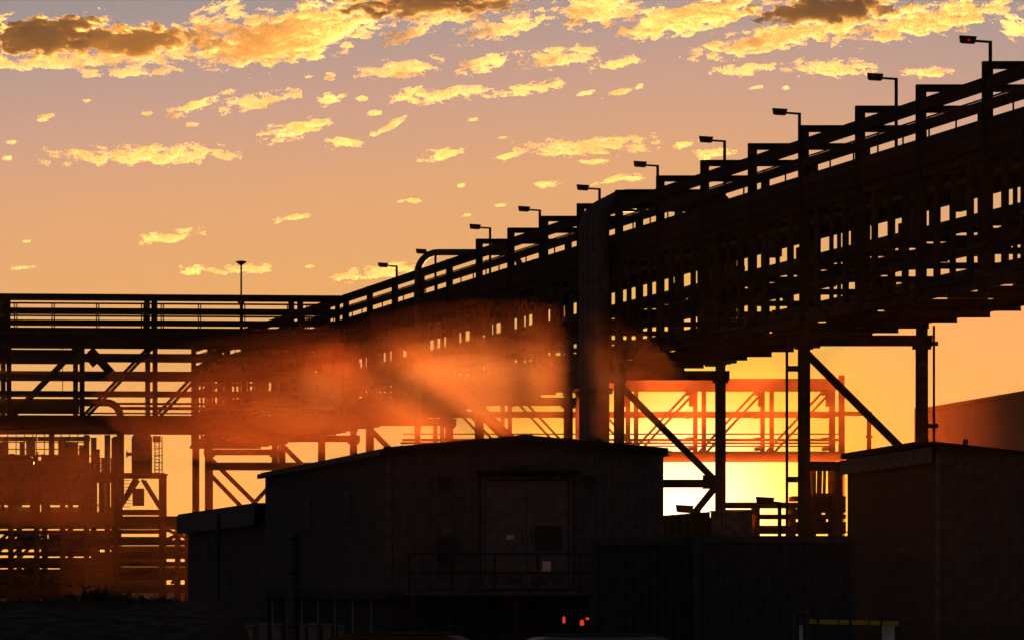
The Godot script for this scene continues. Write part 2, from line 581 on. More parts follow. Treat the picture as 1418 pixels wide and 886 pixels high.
func side_rack() -> void:
	var o := thing("pipe_bridge", "dark steel pipe bridge with a railed walkway, square to the long rack at left", "pipe bridge", side(8, -EYE, WIDE / 2))
	var st: Material = mat.steel
	var gal: Material = mat.galvanised
	var t1 := 22.0
	for w in [0.0, WIDE]:
		for c in [[12.53, 0.12, 0.16], [11.94, 0.12, 0.15], [11.44, 0.12, 0.14]]:
			span(o, "chord", 0.1, t1, c[0], w, c[1], c[2], st)
		span(o, "toe_board", 0.1, t1, 11.08, w, 0.05, 0.2, st)
		span(o, "deck_girder", 0.1, t1, 10.67, w, 0.2, 0.54, st, "ibeam")
		for c in [[9.1, 0.15, 0.2], [8.4, 0.15, 0.17]]:
			span(o, "girder", 0.1, t1, c[0], w, c[1], c[2], st, "ibeam")
		span(o, "bottom_girder", 0.1, t1, 7.08, w, 0.24, 0.74, st, "ibeam")
		for k in 4:
			var t := 1.86 + 6.27 * k
			bar(o, "rail_column", side(t, 10.9, w), side(t, 12.5, w), 0.24, 0.24, st, "ibeam")
		for k in 7:
			var t := 1.86 + 3.12 * k
			bar(o, "post", side(t, 7.4, w), side(t, 10.5, w), 0.2, 0.2, st, "ibeam")
			if k > 0:
				bar(o, "brace", side(t, 10.45, w), side(t + 2.95, 7.35, w), 0.13, 0.13, st, "channel")
		bar(o, "post", side(0.25, 7.4, w), side(0.25, 12.5, w), 0.2, 0.2, st, "ibeam")
		for h in ([12.22, 11.69] if w == 0.0 else []):
			span(o, "handrail", 0.3, t1, h, 0.3 + w * 0.82, 0.08, 0.08, gal, "rod")
		for k in 4:
			for q in [0.42, 2.35, 4.25, 5.85]:
				q += w * 0.03
				bar(o, "rail_post", side(1.86 + 6.27 * k - 6.27 + q, 11.0, 0.3), side(1.86 + 6.27 * k - 6.27 + q, 12.26, 0.3), 0.05, 0.05, gal, "rod")
		# the rounded ends of each handrail panel
		for k in 3:
			var t := 2.15 + 6.27 * k
			var ww: float = 0.3 + w * 0.03
			var p: Array = []
			for i in 9:
				var a := PI * i / 8
				p.append(side(t - 0.02 - 0.3 * sin(a) + 0.25, 11.955 + 0.265 * cos(a), ww) - side(8, -EYE, WIDE / 2))
			put(o, "rail_end", tube(p, 0.025, 6), gal)
	for k in 15:
		var t := 0.3 + 1.56 * k
		for h in [10.62, 7.1]:
			bar(o, "cross_beam", side(t, h, 0.1), side(t, h, WIDE - 0.1), 0.14, 0.2, st, "ibeam")
		if k % 2 == 1:
			for h in [9.02, 8.32]:
				bar(o, "cross_beam", side(t, h, 0.1), side(t, h, WIDE - 0.1), 0.14, 0.16, st, "ibeam")
	bar(o, "walkway_deck", side(0.1, 10.98, WIDE / 2), side(t1, 10.98, WIDE / 2), WIDE - 0.4, 0.05, gal)
	# the trestle near the corner
	for t in [6.32, 5.78]:
		bar(o, "column", side(t, -EYE, 0.3), side(t, 6.7, 0.3), 0.28, 0.28, st, "ibeam")
	bar(o, "column", side(0.9, -EYE, 0.3), side(0.9, 6.7, 0.3), 0.28, 0.28, st, "ibeam")
	bar(o, "strut", side(5.7, 5.3, 0.3), side(0.9, 5.3, 0.3), 0.2, 0.34, st)
	bar(o, "brace", side(5.75, 5.0, 0.32), side(4.1, 3.3, 0.32), 0.16, 0.17, st)
	bar(o, "brace", side(2.6, 5.05, 0.34), side(4.2, 3.3, 0.34), 0.16, 0.17, st)
	bar(o, "strut", side(5.7, 3.2, 0.3), side(0.9, 3.2, 0.3), 0.16, 0.2, st)
	# a loose sheet that hangs from a bracket
	var b := thing("splice_plate", "slanted rusty plate hanging under the walkway of the pipe bridge", "plate", at(140, 500, 297.8))
	bar(b, "plate", at(124, 484, 297.6), at(154, 517, 297.6), 0.03, 0.36, st, "box", Vector3(0, 0, 1))
	bar(b, "clamp", at(121, 488, 297.7), at(134, 503, 297.7), 0.2, 0.5, st, "box", Vector3(0, 0, 1))
	# pipes in the bridge
	var runs: Array = [[11.2, t1, 9.95, 0.6, 0.31, "thick lagged pipe under the walkway at the left end of the bridge"], [0.3, 11.3, 9.92, 0.6, 0.19, "slimmer pipe continuing the thick one under the walkway to the corner"],
		[11.3, t1, 7.86, 0.7, 0.31, "thick lagged pipe on the bottom tier of the bridge at left"], [0.3, 9.5, 7.78, 0.9, 0.07, "thin tube on the bottom tier of the bridge right of the elbow"], [0.3, t1, 7.58, 1.6, 0.035, "thinnest rod-like tube just above the bottom girder of the bridge"], [0.3, t1, 8.02, 2.6, 0.05, "thin tube at the back of the bridge bottom tier"], [0.3, t1, 9.32, 2.2, 0.08, "tube resting at the back of the bridge upper tier"]]
	for r in runs:
		var mid := side((r[0] + r[1]) / 2, r[2], r[3])
		lone("bridge_pipe", tube([side(r[0], r[2], r[3]) - mid, side(r[1], r[2], r[3]) - mid], r[4], 12), mat.lagging, r[5], "pipe", "", mid)
	var foot := side(9.5, 3.6, 0.9)
	var path: Array = [side(11.4, 8.02, 0.9) - foot]
	path.append_array(bend(side(10.1, 8.02, 0.9) - foot, side(9.5, 8.02, 0.9) - foot, side(9.5, 7.4, 0.9) - foot))
	path.append(side(9.5, 3.6, 0.9) - foot)
	lone("elbow_pipe", tube(path, 0.16, 12), mat.lagging, "pipe that bends down through the bottom of the pipe bridge", "pipe", "", foot)
	for x in [[86, 482, 545], [333, 482, 494]]:
		lone("hanger_rod", tube([Vector3.ZERO, at(x[0], x[1], 299) - at(x[0], x[2], 299)], 0.018, 6), mat.steel, "thin hanger rod dropping from the bridge deck, %s" % ("left of the slanted plate" if x[0] < 100 else "below the mushroom lamp"), "rod", "", at(x[0], x[2], 299))

# ------------------------------------------------------------------ the far rack, across the back
func far_rack() -> void:
	var z0 := 365.0
	var o := thing("far_pipe_bridge", "hazy orange pipe bridge with paired posts and diagonals far behind the shed", "pipe bridge", at(900, 817, z0) - Vector3(0, EYE, 0))
	var st: Material = mat.steel
	var px := func(x: float, h: float, w: float) -> Vector3: return at(x, 817, z0) + Vector3(0, h, 0) + AWAY * w + Vector3(0, 0, (x - 1170.0) / 26.6 * 0.0)
	for w in [0.0, 2.6]:
		for c in [[10.72, 0.2, 0.6], [9.18, 0.18, 0.26], [6.98, 0.22, 0.5]]:
			bar(o, "girder", px.call(560, c[0], w), px.call(1168 if c[0] > 9.5 else 1166, c[0], w), c[1], c[2], st, "ibeam")
		for x in [612, 706, 800, 881, 975, 1069, 1166]:
			bar(o, "post", px.call(x, 7.0, w), px.call(x, 10.5, w), 0.2, 0.24, st, "ibeam")
		for x in [881, 975, 1069]:
			bar(o, "brace", px.call(x + 4, 7.2, w), px.call(x + 86, 10.5, w), 0.12, 0.12, st, "channel")
		for x in [612, 706, 800]:
			bar(o, "brace", px.call(x + 4, 10.5, w), px.call(x + 86, 7.2, w), 0.12, 0.12, st, "channel")
	bar(o, "end_post", px.call(1166, -EYE, 0.0), px.call(1166, 11.2, 0.0), 0.28, 0.28, st, "ibeam")
	bar(o, "end_post", px.call(1166, -EYE, 2.6), px.call(1166, 11.1, 2.6), 0.28, 0.28, st, "ibeam")
	bar(o, "strut", px.call(1168, 9.2, 0.0), px.call(1208, 9.2, 0.0), 0.16, 0.22, st, "ibeam")
	bar(o, "post", px.call(1204, -EYE, 0.0), px.call(1204, 9.1, 0.0), 0.2, 0.2, st, "ibeam")
	bar(o, "cap", px.call(1199, 8.0, 0.0), px.call(1209, 8.0, 0.0), 0.2, 0.1, st)
	for x in [620, 712, 790, 868, 962, 1058, 1152]:
		for h in [10.3, 9.1, 7.9, 7.4]:
			bar(o, "cross_beam", px.call(x, h, 0.1), px.call(x, h, 2.5), 0.16, 0.18, st, "ibeam")
		bar(o, "hanger", px.call(x + 2, 9.6, 1.2), px.call(x + 2, 10.3, 1.2), 0.3, 0.12, st, "ibeam")
	for c in [700, 560]:
		bar(o, "column", px.call(c, -EYE, 0.0), px.call(c, 7.0, 0.0), 0.4, 0.4, st, "ibeam")
	var n := 0
	for r in [[8.15, 0.6, 0.035], [7.85, 0.9, 0.07], [7.7, 1.6, 0.05], [7.55, 2.1, 0.035]]:
		n += 1
		var a: Vector3 = px.call(560, r[0], r[1])
		var b: Vector3 = px.call(1166, r[0], r[1])
		lone("far_pipe", tube([Vector3(a - b) / 2, Vector3(b - a) / 2], r[2], 8), mat.lagging, "%s of four thin pipes along the hazy far bridge, counted from the top" % ["first", "second", "third", "fourth"][n - 1], "pipe", "thin pipes on the far bridge", (a + b) / 2)

# ------------------------------------------------------------------ steam
func mist(centre: Vector3, size: Vector3, density: float, colour: Color) -> void:
	var f := FogVolume.new()
	f.name = numbered("steam")
	f.shape = RenderingServer.FOG_VOLUME_SHAPE_ELLIPSOID
	f.size = size
	var m := FogMaterial.new()
	m.density = density
	m.albedo = colour
	f.material = m
	f.set_meta("kind", "stuff")
	f.position = centre
	add_child(f)

func steam() -> void:
	var pale := Color(1.0, 0.76, 0.6)
	var mid := Color(1.0, 0.66, 0.46)
	var warm := Color(1.0, 0.58, 0.38)
	var red := Color(1.0, 0.47, 0.29)
	# drifting in front of the rack, behind the shed's ridge
	for k in 4:
		var f: float = [1.22, 0.98, 0.74, 0.5][k]
		mist(at(676 - k * 8, 528 + k * 2, 148 - k), Vector3(6.4 * f, 2.3 * f, 42 * f), [0.0028, 0.0045, 0.007, 0.010][k], [red, warm, mid, pale][k])
	for k in 3:
		var f: float = [1.25, 0.95, 0.62][k]
		mist(at(512 + k * 10, 562 - k * 4, 154 - k), Vector3(9.5 * f, 2.5 * f, 40 * f), [0.0022, 0.0038, 0.006][k], [red, red, warm][k])
	for k in 2:
		var f: float = [1.0, 0.6][k]
		mist(at(815, 545, 152), Vector3(4.2 * f, 2.3 * f, 34 * f), 0.0017, warm)
	# small puffs spread through it
	var r := RandomNumberGenerator.new()
	r.seed = 21
	for i in 12:
		var px := 400.0 + i * 44.0
		mist(at(px, 545 + r.randf_range(-52, 34), r.randf_range(140, 158)), Vector3(r.randf_range(0.9, 2.4), r.randf_range(0.3, 0.8), r.randf_range(10, 20)), 0.006, [warm, pale, red][i % 3])
	# low steam that lies among the racks
	mist(at(985, 640, 292), Vector3(13.5, 12.0, 90), 0.0036, red)
	mist(at(130, 668, 262), Vector3(34, 9.0, 30), 0.0003, red)
	mist(at(180, 640, 250), Vector3(30, 5.5, 24), 0.0007, red)
	mist(at(1380, 640, 440), Vector3(26, 22, 90), 0.0008, red)

# ------------------------------------------------------------------ sheds
func panel(parent: Node3D, called: String, a: Vector3, b: Vector3, foot: float, top: Callable, m: Material, pitch := 0.19, rise := 0.03) -> MeshInstance3D:
	# a profiled wall from a to b whose ribs stand to the right-hand side of the walk a > b turned towards the viewer
	var d := b - a
	var l := Vector2(d.x, d.z).length()
	var r := Vector3(d.x, 0, d.z) / l
	var out := r.cross(Vector3.UP)
	var x := Transform3D(Basis(r, Vector3.UP, out), Vector3(a.x, EYE + foot, a.z) - base_of(parent))
	return put(parent, called, ribbed(l, top, pitch, rise), m, x)

const SHED_BACK := Vector3(-0.1187, 0, -0.993)
const SHED_RIGHT := Vector3(0.993, 0, -0.1187)

func shed_at(a: float, h: float, b: float) -> Vector3:      # a along the front from its left corner, b back from the front
	return Vector3(-2.8206, EYE + h, -160.0) + SHED_RIGHT * a + SHED_BACK * b

func sbox(o: Node3D, called: String, a0: float, a1: float, h0: float, h1: float, b0: float, b1: float, m: Material, bevel := 0.0) -> MeshInstance3D:
	return box(o, called, shed_at((a0 + a1) / 2, (h0 + h1) / 2, (b0 + b1) / 2), Vector3(absf(a1 - a0), absf(h1 - h0), absf(b1 - b0)), m, 0.119, bevel)

func site_shed() -> void:
	var wd := 6.278
	var ln := 33.5
	var eave := 3.2
	var ridge := 3.46
	var o := thing("site_shed", "long black profiled-metal shed with a low gable and double doors in front of the rack", "shed", shed_at(wd / 2, -EYE, ln / 2))
	var gable := func(x: float) -> float: return lerpf(ridge, eave, absf(x - wd / 2) / (wd / 2)) + 0.02
	var flat := func(_x: float) -> float: return eave + 0.02
	panel(o, "front_wall", shed_at(0, 0, 0), shed_at(wd, 0, 0), 0.0, gable, mat.wall)
	panel(o, "side_wall", shed_at(0, 0, ln), shed_at(0, 0, 0.02), 0.0, flat, mat.wall)
	panel(o, "side_wall", shed_at(wd, 0, 0.02), shed_at(wd, 0, ln), 0.0, flat, mat.wall)
	panel(o, "rear_wall", shed_at(wd, 0, ln), shed_at(0, 0, ln), 0.0, gable, mat.wall)
	for s in 2:
		var a := shed_at(-0.12 if s == 0 else wd + 0.12, eave + 0.01, ln / 2)
		var b := shed_at(wd / 2, ridge + 0.03, ln / 2)
		bar(o, "roof", a, b, ln + 0.4, 0.06, mat.roof, "box", SHED_BACK)
	bar(o, "ridge_cap", shed_at(wd / 2, ridge + 0.075, -0.22), shed_at(wd / 2, ridge + 0.075, ln + 0.2), 0.3, 0.04, mat.roof)
	for s in 2:
		bar(o, "barge_board", shed_at(-0.14 if s == 0 else wd + 0.14, eave - 0.02, -0.24), shed_at(wd / 2, ridge + 0.01, -0.24), 0.16, 0.03, mat.roof, "box", Vector3.UP)
		bar(o, "gutter", shed_at(-0.17 if s == 0 else wd + 0.17, eave - 0.06, -0.2), shed_at(-0.17 if s == 0 else wd + 0.17, eave - 0.06, ln + 0.2), 0.12, 0.12, mat.trim, "channel")
	# double door, its frame, the canopy rail and the small things on the front
	for s in 2:
		var a0 := 2.22 + 0.955 * s
		var d := sbox(o, "door", a0, a0 + 0.945, 0.04, 2.5, -0.09, -0.04, mat.door, 0.008)
		var hnd := put(d, "handle", tube([Vector3(0.36 - 0.72 * s, -0.2, 0.05), Vector3(0.36 - 0.72 * s, 0.08, 0.05)], 0.016, 6), mat.galvanised)
		hnd.name = "handle"
		put(d, "kick_plate", bevelled(Vector3(0.8, 0.26, 0.008), 0.0), mat.galvanised, Transform3D(Basis(), Vector3(0, -1.02, 0.031)))
		if s == 1:
			put(d, "notice_board", bevelled(Vector3(0.62, 0.58, 0.02), 0.004), mat.dark, Transform3D(Basis(), Vector3(0.02, -0.08, 0.036)))
			put(d, "paper", bevelled(Vector3(0.2, 0.28, 0.006), 0.0), mat.white_paint, Transform3D(Basis(), Vector3(-0.02, -0.75, 0.03)))
		else:
			put(d, "paper", bevelled(Vector3(0.17, 0.09, 0.006), 0.0), mat.white_paint, Transform3D(Basis(), Vector3(0.1, -0.06, 0.03)))
	sbox(o, "door_frame", 2.13, 2.21, 0.0, 2.62, -0.1, -0.035, mat.trim)
	sbox(o, "door_frame", 4.14, 4.22, 0.0, 2.62, -0.1, -0.035, mat.trim)
	sbox(o, "door_frame", 2.21, 4.14, 2.53, 2.61, -0.098, -0.035, mat.trim)
	sbox(o, "door_hood", 2.0, 4.4, 2.68, 2.74, -0.4, -0.035, mat.roof)
	sbox(o, "drip_rail", 2.6, 3.8, 2.86, 2.885, -0.08, -0.035, mat.galvanised)
	sbox(o, "wall_lamp", 4.5, 4.76, 2.4, 2.62, -0.16, -0.035, mat.dark, 0.02)
	sbox(o, "wall_vent", 1.15, 1.45, 2.3, 2.58, -0.07, -0.035, mat.dark)
	sbox(o, "switch_box", 1.32, 1.42, 1.68, 1.95, -0.08, -0.035, mat.trim, 0.006)
	sbox(o, "air_conditioner", 1.12, 1.5, 0.7, 1.2, -0.34, -0.035, mat.dark, 0.02)
	put(o, "round_sign", tube([shed_at(1.35, 1.32, -0.035) - o.position, shed_at(1.35, 1.32, -0.06) - o.position], 0.13, 18), mat.trim)
	sbox(o, "corner_trim", -0.06, 0.06, 0.0, eave - 0.02, -0.05, 0.06, mat.trim)
	sbox(o, "corner_trim", wd - 0.06, wd + 0.06, 0.0, eave - 0.02, -0.05, 0.06, mat.trim)
	sbox(o, "sill_beam", -0.08, wd + 0.08, -0.22, -0.005, -0.06, 0.2, mat.dark)
	sbox(o, "sill_beam", -0.08, 0.2, -0.22, -0.006, 0.2, ln, mat.dark)
	sbox(o, "floor", 0.05, wd - 0.05, -0.2, -0.02, 0.1, ln - 0.1, mat.concrete)
	panel(o, "skirt", shed_at(0.04, 0, 0.12), shed_at(wd - 0.04, 0, 0.12), -EYE, func(_x: float) -> float: return EYE + 0.04, mat.dark, 0.3, 0.02)
	panel(o, "skirt", shed_at(0.12, 0, ln), shed_at(0.12, 0, 0.1), -EYE, func(_x: float) -> float: return EYE + 0.04, mat.dark, 0.3, 0.02)
	for i in 8:
		for s in 2:
			sbox(o, "stump", 0.1 + 5.8 * s, 0.4 + 5.8 * s, -EYE, -0.22, 0.3 + i * 4.6, 0.6 + i * 4.6, mat.concrete)
	# louvred vents on the long side
	for w in [[9.4, 1.58, 2.06, 1.3], [20.0, 1.45, 1.95, 1.5]]:
		var f := box(o, "louvre", shed_at(-0.05, (w[1] + w[2]) / 2 + 0.2, w[0]), Vector3(0.08, w[2] - w[1] + 0.25, 2.0), mat.trim, 0.119, 0.01)
		for k in 6:
			put(f, "blade", bevelled(Vector3(0.03, 0.05, 1.8), 0.0), mat.galvanised, Transform3D(Basis(), Vector3(-0.05, -0.28 + k * 0.11, 0)))
	# landing with its railing
	var r := thing("landing", "steel landing with a two-rail fence across the front of the gabled shed", "landing", shed_at(2.6, -EYE, -1.0))
	sbox(r, "deck", 0.3, 5.2, -0.12, -0.03, -1.6, -0.1, mat.galvanised)
	for h in [0.82, 0.4]:
		bar(r, "rail", shed_at(0.3, h, -1.58), shed_at(5.2, h, -1.58), 0.05, 0.05, mat.steel, "rod")
	for i in 6:
		bar(r, "rail_post", shed_at(0.3 + i * 0.98, -0.1, -1.58), shed_at(0.3 + i * 0.98, 0.84, -1.58), 0.05, 0.05, mat.steel, "rod")
	for i in 3:
		bar(r, "leg", shed_at(0.4 + i * 2.35, -EYE, -1.5), shed_at(0.4 + i * 2.35, -0.12, -1.5), 0.12, 0.12, mat.steel)
	# vertical tank pipe on the long side
	var tp := thing("downpipe", "pale vertical drain standing against the long left side of the shed", "drain", shed_at(-0.25, -EYE, 22.0))
	bar(tp, "pipe", shed_at(-0.25, -EYE, 22.0), shed_at(-0.25, 1.45, 22.0), 0.26, 0.26, mat.trim, "rod")
	for h in [-1.0, 0.4, 1.3]:
		bar(tp, "clamp", shed_at(-0.25, h, 22.0), shed_at(-0.25, h + 0.06, 22.0), 0.3, 0.3, mat.steel, "rod")
	# the lower annex behind it
	var x := thing("annex", "low dark annex with a pale fascia joined to the rear of the long shed", "shed", shed_at(2.5, -EYE, 48.5))
	var top := 2.34
	var aflat := func(_x: float) -> float: return top
	panel(x, "side_wall", shed_at(0.02, 0, 63.2), shed_at(0.02, 0, ln + 0.02), -EYE, func(_v: float) -> float: return top + EYE - 0.02, mat.wall)
	panel(x, "side_wall", shed_at(5.0, 0, ln + 0.02), shed_at(5.0, 0, 63.2), -EYE, func(_v: float) -> float: return top + EYE - 0.02, mat.wall)
	panel(x, "rear_wall", shed_at(5.0, 0, 63.2), shed_at(0.0, 0, 63.2), -EYE, func(_v: float) -> float: return top + EYE - 0.02, mat.wall)
	sbox(x, "roof", -0.3, 5.2, top, top + 0.07, ln + 0.1, 63.5, mat.roof)
	sbox(x, "fascia", -0.33, -0.29, top - 0.55, top + 0.02, ln + 0.1, 63.5, mat.trim)
	sbox(x, "downpipe", -0.42, -0.34, -EYE, top - 0.1, 45.5, 45.7, mat.dark)
	var f := box(x, "louvre", shed_at(-0.03, 1.2, 55.0), Vector3(0.08, 0.7, 1.8), mat.trim, 0.119, 0.01)
	for k in 5:
		put(f, "blade", bevelled(Vector3(0.03, 0.05, 1.6), 0.0), mat.galvanised, Transform3D(Basis(), Vector3(-0.05, -0.24 + k * 0.12, 0)))
	# a ladder frame leaning by the annex
	var ld := thing("trestle_frame", "two thin slanting poles joined at the foot, standing before the annex", "frame", at(335, 850, 185) - Vector3(0, 0.0, 0))
	bar(ld, "pole", at(313, 786, 186), at(322, 853, 184), 0.03, 0.03, mat.galvanised, "rod")
	bar(ld, "pole", at(354, 786, 186), at(364, 853, 184), 0.03, 0.03, mat.galvanised, "rod")
	bar(ld, "foot_bar", at(290, 856, 184), at(368, 856, 184), 0.1, 0.1, mat.trim)
	bar(ld, "leg", at(292, 857, 184), at(292, 817 + 3 * 52.7, 184), 0.08, 0.08, mat.steel)
	bar(ld, "leg", at(366, 857, 184), at(366, 817 + 3 * 52.7, 184), 0.08, 0.08, mat.steel)
	# a lit lamp on the shed roof
	var lp := thing("roof_lamp", "small round lamp with an orange glow on the shed roof before the risers", "lamp", shed_at(4.95, 3.24, 1.5))
	put(lp, "housing", tube([Vector3(0, 0, -0.06), Vector3(0, 0.02, -0.06), Vector3(0, 0.2, -0.06), Vector3(0, 0.26, -0.06)], [0.18, 0.2, 0.2, 0.1], 12), mat.dark)
	var lens := SphereMesh.new()
	lens.radius = 0.075
	lens.height = 0.15
	put(lp, "lens", lens, mat.marker_lens, Transform3D(Basis(), Vector3(0, 0.13, 0.13)))

func right_shed() -> void:
	var c := Vector3(9.14, EYE, -150.0)
	var back := Vector3(-0.073, 0, -0.9973)
	var right := Vector3(0.9973, 0, -0.073)
	var o := thing("site_office", "black flat-walled shed with a sloping roof at the right edge of the picture", "shed", c + back * 8 + right * 2.5 - Vector3(0, EYE * 2, 0) + Vector3(0, EYE, 0))
	var p := func(a: float, h: float, b: float) -> Vector3: return c + right * a + back * b + Vector3(0, h, 0)
	panel(o, "side_wall", p.call(0, 0, 16), p.call(0, 0, 0.02), -EYE, func(_v: float) -> float: return 3.1 + EYE, mat.container, 0.2, 0.03)
	panel(o, "front_wall", p.call(0, 0, 0), p.call(5, 0, 0), -EYE, func(v: float) -> float: return 3.1 + EYE - v * 0.105, mat.container, 0.2, 0.03)
	panel(o, "rear_wall", p.call(5, 0, 16), p.call(0, 0, 16), -EYE, func(v: float) -> float: return 2.575 + EYE + v * 0.105, mat.container, 0.2, 0.03)
	panel(o, "side_wall", p.call(5, 0, 0.02), p.call(5, 0, 16), -EYE, func(_v: float) -> float: return 2.57 + EYE, mat.container, 0.2, 0.03)
	bar(o, "roof", p.call(-0.15, 3.15, 8), p.call(5.15, 2.6, 8), 16.5, 0.07, mat.roof, "box", back)
	bar(o, "fascia", p.call(-0.16, 2.9, -0.1), p.call(-0.16, 2.9, 16.1), 0.03, 0.34, mat.trim)
	bar(o, "corner_trim", p.call(-0.02, -EYE, -0.02), p.call(-0.02, 2.95, -0.02), 0.08, 0.08, mat.trim)
	for i in 34:
		bar(o, "gutter_guard", p.call(-0.2, 3.17, 0.3 + i * 0.46), p.call(-0.2, 3.23, 0.3 + i * 0.46), 0.06, 0.05, mat.roof)
	bar(o, "sign", p.call(-0.06, 0.88, 5.0), p.call(-0.06, 0.88, 6.5), 0.02, 0.14, mat.trim)
	var l := put(o, "vent_pipe", tube([p.call(1.0, 2.9, 3) - o.position, p.call(1.0, 3.3, 3) - o.position], 0.06, 10), mat.galvanised)
	l.name = "vent_pipe"

func far_hall() -> void:
	var z := 520.0
	var a := at(1273, 572, z)
	var o := thing("storage_hall", "large hazy brown hall with a low sloping roof far off behind the right shed", "hall", Vector3(a.x + 18, 0, -z - 10))
	var b := at(1440, 544, z - 30)
	var l := Vector2(b.x - a.x, b.z - a.z).length()
	var h0 := a.y
	var h1 := b.y
	panel(o, "wall", Vector3(a.x, 0, a.z), Vector3(b.x, 0, b.z), -EYE, func(v: float) -> float: return lerpf(h0, h1, v / l), mat.wall, 1.0, 0.12)
	var inward := Vector3(-(b.z - a.z), 0, b.x - a.x).normalized()
	if inward.x < 0:
		inward = -inward
	bar(o, "roof", Vector3(a.x, h0 + 0.15, a.z) + inward * 9.2, Vector3(b.x, h1 + 0.15, b.z) + inward * 9.2, 19, 0.3, mat.roof, "box", inward)
	bar(o, "side_wall", Vector3(a.x, h0 / 2, a.z + 0.2) + inward * 0.2, Vector3(a.x, h0 / 2, a.z + 0.2) + inward * 18.5, 0.3, h0 - 0.1, mat.wall)
	bar(o, "corner_flashing", Vector3(a.x - 0.1, 0, a.z + 0.2), Vector3(a.x - 0.1, h0 + 0.4, a.z + 0.2), 0.4, 0.4, mat.trim)

